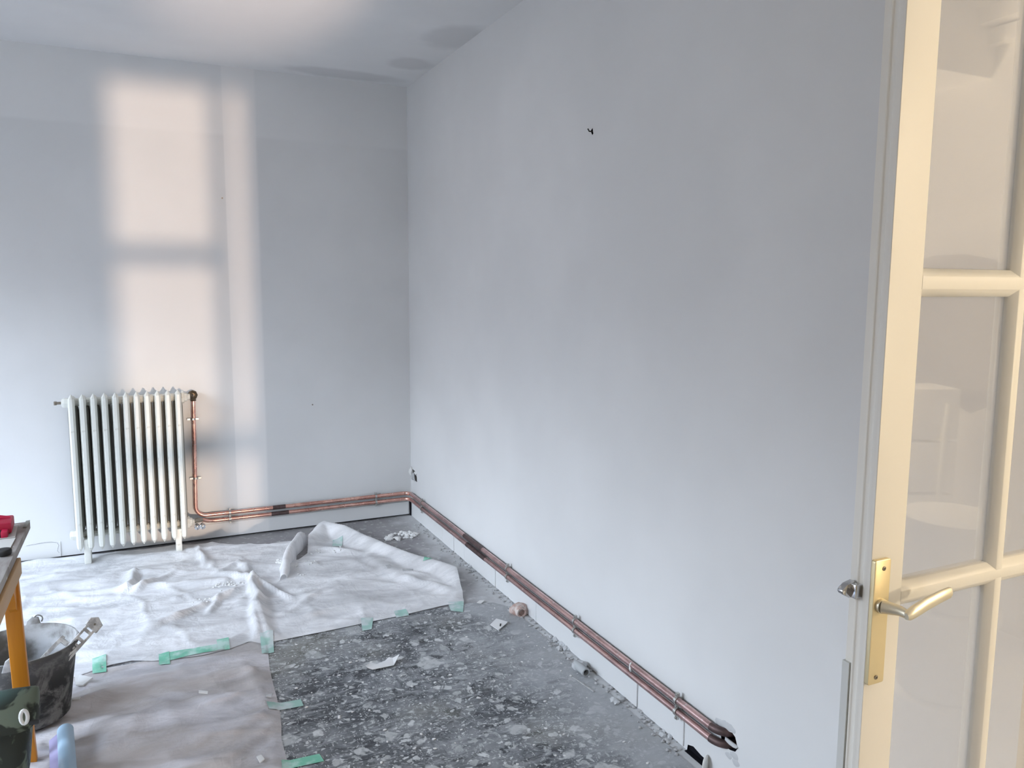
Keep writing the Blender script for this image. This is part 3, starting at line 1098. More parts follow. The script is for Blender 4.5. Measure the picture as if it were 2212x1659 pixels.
# valves
v = empty('radiator_valve', (xr_ + .07, RYF + .10, zt), 'dark hexagonal brass valve at the top right of the radiator', 'valve')
MB().tube([(xr_ + .055, RYF + .095, zt), (xr_ + .075, RYF + .11, zt - .004), (UX, yb - .012, valve_z + .012)], .012, 10).build('union', m_brass, v, smooth=True)
MB().lathe((UX + .002, yb - .03, valve_z + .010), [(.012, -.016), (.027, -.012), (.030, -.002), (.030, .014), (.024, .020), (.016, .040)], 8, True, 'Y').build('hexagon_cap', m_brass, v, bevel=.002)
MB().lathe((UX + .002, yb - .046, valve_z + .010), [(.007, -.003), (.007, .004)], 10, True, 'Y').build('spindle', m_chrome, v)
MB().tube([(UX + .005, yb, valve_z + .004), (UX + .006, yb, valve_z - .03)], .0165, 8).build('nut', m_brass, v)
v = empty('return_valve', (xr_ + .09, RYF + .12, zb), 'cream lower valve with two round caps at the foot of the radiator', 'valve')
MB().tube([(xr_ + .055, RYF + .095, zb), (xr_ + .075, RYF + .12, zb - .002), (xr_ + .105, RYF + .15, zb - .008)], [.014, .014, .0135], 10).build('body', m_radpanel, v, smooth=True)
for dx in (.074, .106):
    MB().lathe((xr_ + dx, RYF + .075, zb - .030), [(.010, -.012), (.017, -.008), (.018, .002), (.014, .03), (.010, .05)], 10, True, 'Y').build('cap', m_chrome, v, smooth=True)


def clip(c_, axis, two, label):
    """pipe clip: split collars with lug screws, stud and rose on the wall. axis: 'x' back wall run, 'z' riser, 'y' right wall run"""
    cl = empty('pipe_clip', c_, label, 'pipe clip', 'zinc clips holding the copper pipes')
    c_ = Vector(c_)
    zs = [(UZ, LZ)] if two else [(c_.z,)]
    for z in zs[0]:
        b_ = MB()
        if axis == 'x':
            b_.lathe((c_.x, yb, z), [(PR + .0005, -.006), (PR + .0035, -.006), (PR + .0035, .006), (PR + .0005, .006)], 16, False, 'X')
        elif axis == 'y':
            b_.lathe((xr2, c_.y, z), [(PR + .0005, -.006), (PR + .0035, -.006), (PR + .0035, .006), (PR + .0005, .006)], 16, False, 'Y')
        else:
            b_.lathe((c_.x, yb, z), [(PR + .0005, -.006), (PR + .0035, -.006), (PR + .0035, .006), (PR + .0005, .006)], 16, False, 'Z')
        b_.build('collar', m_zinc, cl, smooth=True)
    lugs = []
    if axis == 'x':
        lugs = [(c_.x, yb, UZ + .022), (c_.x, yb, (UZ + LZ) / 2), (c_.x, yb, LZ - .022)]
        studs = [((c_.x, yb + PR, z), (c_.x, YB - .001, z)) for z in (UZ, LZ)]
    elif axis == 'y':
        lugs = [(xr2, c_.y, UZ + .022), (xr2, c_.y, (UZ + LZ) / 2), (xr2, c_.y, LZ - .022)]
        studs = [((xr2 + PR, c_.y, z), (XR - .001, c_.y, z)) for z in (UZ, LZ)]
    else:
        lugs = [(c_.x - .024, yb, c_.z), (c_.x + .024, yb, c_.z)]
        studs = [((c_.x, yb + PR, c_.z), (c_.x, YB - .001, c_.z))]
    for (lx, ly, lz) in lugs:
        b_ = MB()
        if axis == 'x':
            b_.box((lx - .006, ly - .006, lz - .007), (lx + .006, ly + .006, lz + .007))
        elif axis == 'y':
            b_.box((lx - .006, ly - .006, lz - .007), (lx + .006, ly + .006, lz + .007))
        else:
            b_.box((lx - .009, ly - .006, lz - .006), (lx + .009, ly + .006, lz + .006))
        b_.lathe((lx, ly - .006, lz) if axis != 'y' else (lx - .006, ly, lz), [(.0045, -.004), (.0045, 0)], 8, True, 'Y' if axis != 'y' else 'X')
        b_.build('lug', m_zinc, cl, bevel=.001, seg=1)
    for a, b2 in studs:
        MB().tube([a, b2], .004, 8).build('stud', m_zinc, cl)


for z in (onY(418, 905, yb).z, onY(420, 1033, yb).z):
    clip((UX - .001, yb, z), 'z', False, 'zinc clip on the vertical riser, %s one' % ('upper' if z > .6 else 'lower'))
clip((onY(497, 1118, yb).x, yb, .15), 'x', True, 'double zinc clip on the back wall pipes nearest the radiator')
clip((onY(812, 1078, yb).x, yb, .15), 'x', True, 'double zinc clip on the back wall pipes close to the corner')
for (x, y), t_ in (((912, 1092), 'double zinc clip on the right wall pipes right beside the corner'), ((1097, 1242), 'double zinc clip on the right wall pipes, second from the corner'),
                   ((1243, 1358), 'double zinc clip on the right wall pipes, third from the corner'), ((1463, 1531), 'double zinc clip on the right wall pipes nearest the wall hole')):
    clip((xr2, onX(x, y, xr2).y, .15), 'y', True, t_)

# white drips of filler stuck on the pipes
b = MB()
for i, (x, y) in enumerate(((1360, 1440),)):
    p = onX(x, y + 6, xr2 - PR)
    b.lump((xr2 - PR * .5, p.y, UZ - .006), .014, 5, 2, (.6, .5, 1.3), False)
tag(b.build('plaster_blob', m_plaster, smooth=True), 'white blob of filler stuck on the upper copper pipe', 'plaster blob')
# broken plaster and torn sealing where the pipes enter the wall
b = MB()
for (px_, py_, r_, k) in ((1556, 1563, .016, 1), (1566, 1567, .017, 2), (1576, 1571, .013, 3), (1583, 1577, .010, 4), (1586, 1632, .013, 6), (1574, 1632, .010, 7), (1590, 1648, .012, 8)):
    p = onX(px_, py_)
    b.lump((XR, p.y, p.z), r_, k, 2, (.16, 1.5, 1.0), False)
p = onX(1586, 1605)
b.lump((XR - .004, p.y + .01, (UZ + LZ) / 2), .011, 9, 2, (.7, 2.8, .6), False)
tag(b.build('wall_filler', m_plaster_grey, smooth=True), 'torn grey-white filler around the hole where the pipes enter the wall', 'filler')

# ------------------------------------------------------------------ glazed door
DX0, DX1, DY0, DY1 = 1.100, 1.792, .900, .945
DZ0, DZ1 = .012, 2.70
GY = .918
rows = [(.26, 1.0435), (1.088, 1.5875), (1.6355, 2.53)]
cols = [(1.192, 1.424), (1.468, 1.70)]
door = empty('door_1', (DX1, .92, 0), 'glazed white door leaf with small panes, lit warm from the hall', 'door', None, 'structure')
BV = .013            # width of the sloping glazing bead


def member(name, x0, x1, z0, z1, bx0=0, bx1=0, bz0=0, bz1=0, mats=m_door):
    """door member with bevelled beads on chosen sides, both faces"""
    b_ = MB()
    d = .012
    ring = lambda y, l, r_, bo, tp: [Vector((x0 + l, y, z0 + bo)), Vector((x1 - r_, y, z0 + bo)), Vector((x1 - r_, y, z1 - tp)), Vector((x0 + l, y, z1 - tp))]
    b_.loft([ring(DY0, bx0, bx1, bz0, bz1), ring(DY0 + d, 0, 0, 0, 0), ring(DY1 - d, 0, 0, 0, 0), ring(DY1, bx0, bx1, bz0, bz1)])
    return b_.build(name, mats, door, bevel=.0012, seg=1)


# lock stile with its stepped closing edge
b = MB()
b.loft([[Vector(p) for p in ((DX0, DY0, z), (1.178, DY0, z), (1.192, DY0 + .012, z), (1.192, DY1 - .012, z), (1.178, DY1, z),
                             (DX0 + .004, DY1, z), (DX0 + .004, DY1 - .0145, z), (DX0 + .001, DY1 - .015, z), (DX0 + .001, DY0 + .026, z), (DX0 + .003, DY0 + .024, z), (DX0 + .003, DY0 + .0165, z), (DX0, DY0 + .014, z))] for z in (DZ0, DZ1)])
b.build('stile', m_door, door, bevel=.0008, seg=1)
MB().box((DX0 - .0015, DY1 - .013, .30), (DX0 + .006, DY1 + .0012, .945), jig=.0006).build('worn_edge', m_raw, door)['label'] = 'bare grey patch at the foot of the closing edge'
member('stile', 1.70, DX1, DZ0, DZ1, bx0=BV)
member('rail', 1.178, 1.714, DZ0, .26, bz1=BV)
member('rail', 1.178, 1.714, 2.53, DZ1, bz0=BV)
member('muntin', 1.178, 1.714, 1.0435, 1.088, bz0=BV, bz1=BV)
member('muntin', 1.178, 1.714, 1.5875, 1.6355, bz0=BV, bz1=BV)
for z0, z1 in rows:
    member('mullion', 1.424, 1.468, z0 - BV - .002, z1 + BV + .002, bx0=BV, bx1=BV)
    for x0, x1 in cols:
        MB().box((x0 - .004, GY, z0 - .004), (x1 + .004, GY + .004, z1 + .004)).build('pane', m_glass, door)
# lock plate, lever, screws
pl = MB()
out = []
for cx_, cz_, a0 in ((1.1345, 1.140, 0), (1.1045, 1.140, 90), (1.1045, .925, 180), (1.1345, .925, 270)):
    for k in range(5):
        a = math.radians(a0 + 22.5 * k)
        out.append((cx_ + .004 * math.cos(a), DY0, cz_ + .004 * math.sin(a)))
pl.plate(out, (0, -.008, 0), (0, .0005, 0))
lp = pl.build('lock_plate', m_alu, door, bevel=.0012)
lp['label'] = 'champagne coloured lock plate'
for px_, py_ in ((1910, 1228), (1892, 1463)):
    p = onY(px_, py_, DY0 - .008)
    sc_ = MB().lathe((p.x, DY0 - .008, p.z), [(.0016, -.0002), (.0022, -.0012), (.0040, -.0008), (.0042, .001)], 12, True, 'Y').build('screw', m_screw, lp, smooth=True)
ph = onY(1904, 1309, DY0 - .01)
e1 = onY(1963, 1329, .846)
e2 = onY(2054, 1279, .850)
lv = MB()
lv.lathe((ph.x, DY0 - .008, ph.z), [(.0128, -.006), (.0128, .0)], 16, True, 'Y')
lv.tube([(ph.x, DY0 - .012, ph.z), (e1.x, .862, e1.z + .001), (e1.x, .848, e1.z)], [.0122, .0088, .0072], 16)
dv = (e2 - e1).normalized()
nv = Vector((-dv.z, 0, dv.x))
rings = []
for t_, w_, d_ in ((-.06, .006, .005), (0, .0095, .0072), (.12, .0115, .0072), (.4, .0118, .0062), (.75, .0112, .0056), (.96, .0105, .0052), (1.0, .0085, .004)):
    p = e1 + (e2 - e1) * t_ + nv * (.003 * math.sin(min(1, max(0, t_)) * 3))
    rings.append([p + nv * (w_ * math.cos(a)) + Vector((0, d_ * math.sin(a), 0)) for a in (2 * math.pi * k / 14 for k in range(14))])
lv.loft(rings)
lv.build('lever', m_lever, lp, smooth=True, sharp=50)['label'] = 'satin metal door lever'
# latch bolt in the closing edge
lz = 1.083
lb = MB()
lb.box((DX0 - .013, DY0 + .0175, lz - .013), (DX0 + .004, DY0 + .0295, lz + .011))
lo = lb.build('latch_bolt', m_chrome, door, bevel=.001)
b = MB()
b.plate([(DX0 - .002, 0, lz + .014), (DX0 - .020, 0, lz + .010), (DX0 - .030, 0, lz + .003), (DX0 - .032, 0, lz - .001), (DX0 - .029, 0, lz - .006), (DX0 - .014, 0, lz - .015), (DX0 - .002, 0, lz - .015)],
        (0, DY0 + .0285, 0), (0, DY0 + .0405, 0))
b.build('latch_tongue', m_chrome, lo, bevel=.0012)

# ------------------------------------------------------------------ trestle table on the left
TZ = .75
BX = -.405
tt = empty('trestle', (BX - .02, 2.6, 0), 'orange painted wooden trestle under the dusty table board', 'trestle')
MB().box((BX - .030, 1.95, TZ - .092), (BX + .006, 2.925, TZ - .036)).build('top_beam', m_beam, tt, bevel=.003)
for (yy, sgn) in ((2.90, 1), (2.02, -1)):
    MB().plate([(BX - .048, yy, TZ - .05), (BX - .003, yy, TZ - .05), (BX + .014, yy, .006), (BX - .034, yy, .006)], (0, -.014, 0), (0, .014, 0)).build('leg', m_orange, tt, bevel=.003)
    # gusset with rounded throat
    pts = [(BX - .03, yy - sgn * .013, TZ - .085), (BX - .03, yy - sgn * .16, TZ - .085)]
    for k in range(7):
        a = math.pi / 2 * k / 6
        pts.append((BX - .03, yy - sgn * (.013 + .03 + .11 * (1 - math.sin(a)) * 1.0), TZ - .085 - .10 * (1 - math.cos(a))))
    pts.append((BX - .03, yy - sgn * .013, TZ - .205))
    MB().plate(pts, (0, 0, 0), (.022, 0, 0)).build('gusset', m_orange, tt)
bd = empty('table_board', (BX - .5, 2.6, TZ), 'dusty grey board laid on the orange trestle', 'table')
MB().plate([(BX, 3.235, TZ), (BX, 1.7, TZ), (BX - .62, 1.7, TZ), (BX - .62, 3.16, TZ)], (0, 0, -.028), (0, 0, 0)).build('board', m_plank, bd, bevel=.003)
MB().plate([(BX - .012, 3.232, TZ), (BX, 3.235, TZ), (BX, 3.15, TZ), (BX - .012, 3.15, TZ)], (0, 0, .0), (0, 0, .004)).build('edge_strip', m_radpanel, bd)
# red tool case and papers on the board
q = onZ(40, 1128, TZ)
rc = empty('tool_case', (q.x - .10, q.y, TZ), 'red plastic tool case with a black band lying on the table board', 'tool case')
x1_, y1_ = BX - .028, 3.20
MB().box((x1_ - .34, y1_ - .13, TZ + .005), (x1_ - .010, y1_ - .022, TZ + .043), Matrix.Rotation(.05, 3, 'Z')).build('body', m_red, rc, bevel=.006)
MB().box((x1_ - .34, y1_ - .165, TZ + .002), (x1_ - .036, y1_ - .128, TZ + .022), Matrix.Rotation(.05, 3, 'Z')).build('black_band', m_black, rc, bevel=.003)
MB().box((x1_ - .036, y1_ - .160, TZ + .002), (x1_ - .016, y1_ - .120, TZ + .023), Matrix.Rotation(.05, 3, 'Z')).build('end_cap', m_red, rc, bevel=.003)
MB().tube([(x1_ - .30, y1_ - .05, TZ + .042), (x1_ - .22, y1_ - .05, TZ + .058), (x1_ - .10, y1_ - .05, TZ + .058), (x1_ - .02, y1_ - .05, TZ + .040)], .008, 8).build('handle', m_red, rc, smooth=True)
for q_, nm_ in ((((-90, 1151), (38, 1138), (33, 1161), (-90, 1178)), 'grey paper sheet lying on the table board in front of the red case'),
                (((-120, 1182), (34, 1163), (14, 1200), (-120, 1225)), 'second grey paper on the table board, nearer the picture edge')):
    b = MB().plate([onZ(*p, z=TZ) for p in q_], (0, 0, .0005), (0, 0, .0025))
    tag(b.build('paper_sheet', m_paper), nm_, 'paper')
p = onZ(8, 1190, TZ + .015)
b = MB().lathe((p.x, p.y, TZ + .003), [(.021, 0), (.023, .012), (.020, .018), (.006, .018)], 20, True)
tag(b.build('tape_measure', m_black, bevel=.002), 'small dark round gadget on the papers on the table', 'tool')

# ------------------------------------------------------------------ buckets
bc = Vector((-.452, 3.21, 0))
bk_ = empty('builder_bucket', bc, 'black rubber builder bucket grey with plaster, behind the orange trestle leg', 'bucket')
prof = [(.001, .004), (.128, .004), (.138, .010), (.150, .10), (.164, .20), (.172, .262), (.178, .266), (.181, .276), (.177, .284), (.172, .284), (.168, .272), (.160, .20), (.146, .10), (.132, .016), (.001, .016)]
zg = ground(bc.x, bc.y)
MB().lathe((bc.x, bc.y, zg), prof[:9], 48).build('body', m_bucket, bk_, smooth=True, sharp=50)
MB().lathe((bc.x, bc.y, zg), prof[8:], 48).build('lining', m_bucket_in, bk_, smooth=True, sharp=50)
for s_ in (1, -1):
    a = math.radians(86 if s_ > 0 else 266)
    hx_, hy_ = bc.x + .178 * math.cos(a), bc.y + .178 * math.sin(a)
    b = MB()
    b.plate([(hx_ - .030, hy_, zg + .262), (hx_ + .030, hy_, zg + .262), (hx_ + .020, hy_, zg + .308), (hx_ - .002, hy_, zg + .312), (hx_ - .018, hy_, zg + .300)], (0, -.006, 0), (0, .006, 0))
    b.build('handle_lug', m_bucket_in, bk_, bevel=.002)
b = MB()
pts = [(bc.x + .03 + .016 * math.cos(t_), bc.y + .178, zg + .300 + .016 * math.sin(t_)) for t_ in (math.pi * k / 8 for k in range(-2, 9))]
b.tube(pts, .0028, 6)
b.build('wire_handle', m_zinc, bk_)
MB().lathe((bc.x, bc.y, zg), [(.001, .11), (.10, .108), (.146, .100)], 32).build('mortar_residue', m_bucket_in, bk_, smooth=True)


def strip(name, label, a, b_, wdir, width, thick, rungs, m=m_dirtyp, tab=0, bend=None):
    """ladder-like white plastic strip: two rails, rungs, optional end tab"""
    a, b_, wd = Vector(a), Vector(b_), Vector(wdir).normalized()
    ax = (b_ - a).normalized()
    wd = (wd - ax * wd.dot(ax)).normalized()
    nn = ax.cross(wd)
    t = empty(name, a, label, 'plastic strip', 'white plastic strips standing in the black bucket')
    L = (b_ - a).length
    R = Matrix((ax, wd, nn)).transposed()

    def bar(u0_, u1_, v0, v1, nm):
        vs = MB()
        vs.box((u0_, v0, -thick / 2), (u1_, v1, thick / 2))
        vs.v = [tuple(a + R @ Vector(p)) for p in vs.v]
        return vs.build(nm, m, t, bevel=.001, seg=1)
    rw = width * .22
    bar(0, L, 0, rw, 'rail')
    bar(0, L, width - rw, width, 'rail')
    for k in range(rungs):
        u = L * (k + .5) / rungs if rungs > 1 else L - rw
        bar(u - rw * .6, u + rw * .6, rw * .8, width - rw * .8, 'rung')
    if tab:
        vs = MB()
        o2 = [(L - .004, -.004), (L + tab * .55, -.008), (L + tab, width * .35), (L + tab * .72, width + .006), (L - .004, width + .008)]
        vs.plate([(u, v_, 0) for u, v_ in o2], (0, 0, -thick), (0, 0, thick))
        vs.v = [tuple(a + R @ Vector(p)) for p in vs.v]
        tb = vs.build('tab', m, t, bevel=.001, seg=1)
        vs = MB()
        vs.lathe((0, 0, 0), [(.004, -thick * 1.2), (.004, thick * 1.2)], 8, True)
        vs.v = [tuple(a + R @ (Vector(p) + Vector((L + tab * .35, width * .5, 0)))) for p in vs.v]
        vs.build('hole_plug', m_screw, tb)
    return t


def strip_px(label, a, ya_, b2, yb_, wdir, width, thick, rungs, m=m_dirtyp, tab=0):
    return strip('plastic_strip', label, onY(*a, ya_), onY(*b2, yb_), wdir, width, thick, rungs, m, tab)


strip_px('long white plastic ladder strip with a square end tab, sticking out of the bucket', (108, 1437), 3.11, (188, 1348), 3.20, (.6, .1, -.75), .042, .006, 5, tab=.042)
strip_px('white plastic ladder strip leaning below the tabbed one on the bucket rim', (98, 1439), 3.09, (166, 1377), 3.17, (.6, .1, -.75), .032, .006, 4)
strip_px('bent white plastic frame leaning inside the bucket', (74, 1434), 3.14, (134, 1372), 3.22, (.9, .15, -.25), .064, .009, 1)
strip_px('flat white plastic strip with slots, left of the orange leg in the bucket', (14, 1470), 3.08, (30, 1416), 3.13, (1, .1, -.2), .040, .005, 3, m_whitep)

# camouflage bag standing in front of the trestle leg
YG = 2.70
tl_, tr2 = onY(-110, 1484, YG), onY(86, 1482, YG)
zg2 = max(ground(-.6, 2.66), ground(-.45, 2.70))
gb = empty('camouflage_bag', ((tl_.x + tr2.x) / 2, YG, 0), 'mottled green camouflage bag with a white loop, in front of the orange leg', 'bag')
xc, hw = (tl_.x + tr2.x) / 2, (tr2.x - tl_.x) / 2
zt_ = tr2.z


def bag_ring(z, hx_, hy_, dx=0, dy=0, sd=0):
    out = []
    for k in range(28):
        a = 2 * math.pi * k / 28
        ca, sa_ = math.cos(a), math.sin(a)
        x = math.copysign(abs(ca) ** .45, ca) * hx_
        y = math.copysign(abs(sa_) ** .6, sa_) * hy_
        nz = .008 * noise.noise((x * 14, y * 14 + sd, z * 12))
        out.append(Vector((xc + dx + x + nz, YG + dy + y + nz, z)))
    return out


b = MB()
b.loft([bag_ring(zg2 + .002, hw - .050, .060, -.012), bag_ring(zg2 + .02, hw - .040, .075, -.012), bag_ring(zg2 + .10, hw - .034, .085, -.010), bag_ring(zg2 + .18, hw - .026, .080, -.008), bag_ring(zt_ - .05, hw - .016, .055, -.004), bag_ring(zt_ - .012, hw - .010, .030)])
b.build('body', m_camo, gb, smooth=True, sharp=60)
b = MB()
b.loft([bag_ring(zt_ - .088, hw - .006, .096, 0, -.006, 3), bag_ring(zt_ - .070, hw - .003, .090, 0, -.004, 3), bag_ring(zt_ - .03, hw, .062, 0, 0, 3), bag_ring(zt_ - .004, hw, .026, 0, 0, 3), bag_ring(zt_ + .004, hw - .006, .010, 0, 0, 3)])
b.build('flap', m_camo, gb, smooth=True, sharp=60)
pe_ = onY(52, 1549, YG - .108)
b = MB()
rings = []
for k in range(17):
    a = 2 * math.pi * (k % 16) / 16
    c_ = pe_ + Vector((.009 * math.cos(a), 0, .021 * math.sin(a)))
    dirv = Vector((math.cos(a) / .009, 0, math.sin(a) / .021)).normalized()
    rings.append([c_ + dirv * (.0055 * math.cos(q_)) + Vector((0, .005 * math.sin(q_), 0)) for q_ in (2 * math.pi * j / 8 for j in range(8))])
b.loft(rings, cap=False)
b.build('strap_loop', m_whitep, gb, smooth=True, sharp=60)
p = onY(72, 1562, YG - .085)
MB().box((p.x - .012, p.y, p.z - .006), (p.x + .014, p.y + .012, p.z + .006)).build('buckle', m_black, gb, bevel=.002)

# rolled pale blue film standing on the sheet
ra, rb_ = onZ(142, 1590, .03), onZ(150, 1720, .03)
rl = empty('film_roll', (ra.x, ra.y, 0), 'rolled pale blue and lilac plastic film lying on the front dust sheet', 'roll of film')
za = max(ground(ra.x, ra.y), ground(rb_.x, rb_.y), ground((ra.x + rb_.x) / 2, (ra.y + rb_.y) / 2)) + .0275
MB().tube([(ra.x, ra.y, za), (rb_.x, rb_.y, za)], .026, 18).build('roll', m_blue, rl, smooth=True, sharp=60)
MB().plate([(ra.x - .026, ra.y, za - .01), (ra.x - .05, ra.y - .01, za - .023), (rb_.x - .05, rb_.y, za - .023), (rb_.x - .026, rb_.y, za - .01)], (0, 0, 0), (0, 0, .003)).build('loose_edge', m_purple, rl)

# ------------------------------------------------------------------ scraps and rubble


def scrap(name, px, label, cat, m, thick=.003, lift=.004, curl=0.0, group=None):
    pts = [onZ(*p, z=.006) for p in px]
    c_ = sum(pts, Vector()) / len(pts)
    zg_ = max(ground(p.x, p.y) for p in pts) + .001
    L_ = max((p - c_).length for p in pts)
    b_ = MB()
    o2 = []
    for p in pts:
        k = (p.x - c_.x) / L_
        o2.append(Vector((p.x, p.y, zg_ + lift * .2 + curl * k * k)))
    b_.plate(o2, (0, 0, 0), (0, 0, thick))
    o = b_.build(name, m)
    return tag(o, label, cat, group)


scrap('paper_scrap', ((790, 1446), (800, 1434), (822, 1437), (840, 1423), (848, 1426), (863, 1424), (851, 1440), (805, 1450), (795, 1449)), 'bent white paper scrap lying on the dark vinyl', 'paper scrap', m_card, .002, .004, .022)
sp = scrap('switch_cover', ((1059, 1352), (1072, 1338), (1097, 1347), (1077, 1363)), 'white square cover plate with a slot lying on the vinyl near the wall', 'cover plate', m_card, .004, .006, .010)
q = onZ(1081, 1351, .012)
MB().box((q.x - .003, q.y - .012, sp.data.vertices[0].co.z + .003), (q.x + .003, q.y + .012, sp.data.vertices[0].co.z + .0065), Matrix.Rotation(-.5, 3, 'Z')).build('slot', m_black, sp)
scrap('plaster_flake', ((162, 1470), (172, 1467), (201, 1475), (180, 1490), (164, 1489)), 'white plaster flake lying beside the black bucket', 'plaster flake', m_plaster, .006, .004, .006)
scrap('plaster_flake', ((430, 1506), (450, 1508), (449, 1513), (430, 1511)), 'small white plaster flake in the folds of the front sheet', 'plaster flake', m_plaster, .003, .003)
scrap('plaster_flake', ((155, 1525), (175, 1521), (172, 1527), (158, 1529)), 'narrow white plaster flake in front of the black bucket', 'plaster flake', m_plaster, .003, .003)
scrap('plaster_flake', ((555, 1645), (565, 1641), (572, 1650), (562, 1658)), 'white plaster flake on the front sheet near the picture bottom', 'plaster flake', m_plaster, .004, .003)
scrap('grey_shard', ((573, 1511), (590, 1507), (586, 1515), (576, 1514)), 'dark grey shard on the right edge of the front sheet', 'shard', m_crumb, .003, .003)
scrap('grey_shard', ((832, 1232), (842, 1230), (850, 1236), (836, 1237)), 'grey shard lying on the back sheet', 'shard', m_crumb, .004, .003)
scrap('grey_stick', ((869, 1240), (893, 1240), (893, 1242), (870, 1243)), 'thin grey stick on the back sheet beside the shard', 'stick', m_crumb, .003, .003)
scrap('plaster_flake', ((1030, 1303), (1036, 1298), (1047, 1298), (1040, 1304)), 'white plaster flake at the far edge of the vinyl', 'plaster flake', m_plaster, .004, .003)
scrap('wood_splinter', ((1236, 1463), (1240, 1464), (1285, 1494), (1282, 1495)), 'dark thin splinter on the dusty floor by the conduit stub', 'splinter', m_crumb, .003, .002)
scrap('plaster_flake', ((1405, 1521), (1420, 1510), (1424, 1513), (1410, 1524)), 'grey flake on the vinyl halfway along the right wall', 'plaster flake', m_crumb, .003, .002)

# terracotta stub and conduit stub by the wall
q = onZ(1122, 1318, .02)
tb = MB()
tb.lump((XR - .035, q.y, .022), .040, 3, 2, (.9, 1.2, .85)).lump((XR - .065, q.y + .02, .014), .022, 4, 2, (1, .8, .8))
to = empty('broken_tile_pipe', (XR - .03, q.y, 0), 'broken pink terracotta pipe stub at the foot of the right wall', 'pipe stub')
tb.build('lump', m_terra, to, smooth=True, sharp=40)
MB().lathe((XR - .045, q.y - .030, .026), [(.016, -.014), (.024, -.016), (.026, 0), (.026, .02)], 14, False, 'Y').build('broken_ring', m_terra, to, smooth=True)
q = onZ(1257, 1447, .02)
cs = empty('conduit_stub', (q.x, q.y, 0), 'grey open conduit end sticking out of the floor by the right wall', 'conduit')
MB().lathe((q.x, q.y, .024), [(.015, .05), (.018, .0), (.018, -.035), (.013, -.036), (.012, .0)], 16, False, 'Y').build('sleeve', m_conduit, cs, smooth=True)
cs.children[0].rotation_euler = (0, 0, 0)
MB().lathe((q.x, q.y, .024), [(.0005, -.012), (.0135, -.012)], 16, False, 'Y').build('dark_bore', m_dark, cs)
MB().lump((q.x + .012, q.y + .04, .018), .026, 8, 2, (1, 1.3, .9)).build('mortar_collar', m_plaster_grey, cs, smooth=True)
# white cap standing by the black gap in the wall base
q = onX(1527, 1645, XR - .01)
b = MB().lathe((XR - .012, q.y, .024), [(.0005, -.004), (.024, -.004), (.026, 0), (.024, .004), (.0005, .004)], 20, False, 'Y')
b.v = [tuple(Vector((XR - .014, q.y, .026)) + Matrix.Rotation(.5, 3, 'Z') @ (Vector(p) - Vector((XR - .014, q.y, .026)))) for p in b.v]
tag(b.build('white_disc', m_whitep, smooth=True, sharp=50), 'white round disc standing on edge beside the black gap in the wall base', 'disc')

# junction recess in the corner: torn plaster and cable ends
js = empty('socket_recess', (XR - .005, hs.y, hs.z), 'torn open socket recess with cable stubs beside the corner', 'wall socket')
MB().lump((XR - .004, hs.y + .03, hs.z + .012), .034, 21, 2, (.5, .8, 1), False).build('torn_plaster', m_plaster, js, smooth=True, sharp=40)
MB().lump((XR - .002, hs.y - .055, hs.z + .022), .020, 22, 2, (.4, 1.2, .6), False).build('torn_plaster', m_plaster, js, smooth=True, sharp=40)
for k, (dy, dz, ty, tz) in enumerate(((-.01, .0, -.04, -.028), (-.02, .012, -.055, -.022), (-.035, .014, -.072, -.028), (.0, -.01, -.015, -.03))):
    MB().tube([(XR + .02, hs.y + dy, hs.z + dz), (XR - .012, hs.y + dy - .008, hs.z + dz + .004), (XR - .016, hs.y + ty, hs.z + tz)], .0042, 7).build('cable', m_plaster_grey if k % 2 else m_conduit, js, smooth=True)

# hook in the small wall hole, two dots on the back wall
b = MB().tube([(XR + .02, hn.y, hn.z), (XR - .012, hn.y + .002, hn.z), (XR - .016, hn.y + .006, hn.z + .010)], .0028, 7)
tag(b.build('wall_hook', m_black, smooth=True), 'tiny black hook in a hole high on the right wall', 'hook')
for (x, y), t_ in (((675, 874), 'tiny dark nail in the back wall right of the radiator'), ((480, 428), 'tiny dark nail in the upper back wall by the light strip')):
    p = onY(x, y)
    b = MB().lathe((p.x, YB, p.z), [(.0045, -.006), (.0045, .0), (.002, .002)], 8, True, 'Y')
    tag(b.build('nail', m_screw), t_, 'nail')


# rubble heaps and crumbs
def heap(name, label, spots, m, seed):
    rnd = random.Random(seed)
    b_ = MB()
    for (c_, n, sp_, r0_, r1_) in spots:
        for k in range(n):
            a, d = rnd.uniform(0, 6.28), sp_ * math.sqrt(rnd.random())
            x, y = c_.x + math.cos(a) * d, c_.y + math.sin(a) * d * .7
            r_ = rnd.uniform(r0_, r1_)
            b_.lump((x, y, max(ground(x, y), c_.z) + r_ * .45), r_, rnd.randint(0, 999), 1, (1, 1.2, .7))
    o = b_.build(name, m)
    return tag(o, label, 'rubble', None, 'stuff')


heap('plaster_rubble', 'heap of white plaster rubble on the bare corner floor', [(onZ(868, 1160), 46, .11, .006, .018), (onZ(845, 1165), 10, .05, .010, .022)], m_plaster, 1)
q = onZ(612, 1186, .09)
heap('plaster_rubble', 'small heap of white plaster bits caught on the curled sheet fold', [(Vector((q.x, q.y, 0)), 26, .042, .005, .014)], m_plaster, 2)
heap('plaster_crumbs', 'small white crumbs scattered over the back sheet', [(onZ(660, 1226), 12, .06, .003, .007), (onZ(650, 1246), 6, .03, .003, .007), (onZ(490, 1274), 30, .09, .003, .007), (onZ(705, 1195), 12, .10, .003, .008), (onZ(430, 1310), 8, .08, .003, .006)], m_plaster, 3)
sp_ = []
for k in range(46):
    t_ = k / 45
    y = 4.9 * (1 - t_) + 2.05 * t_
    sp_.append((Vector((XR - .022 - .012 * math.sin(k * 1.7), y, 0)), 7, .05, .003, .0085))
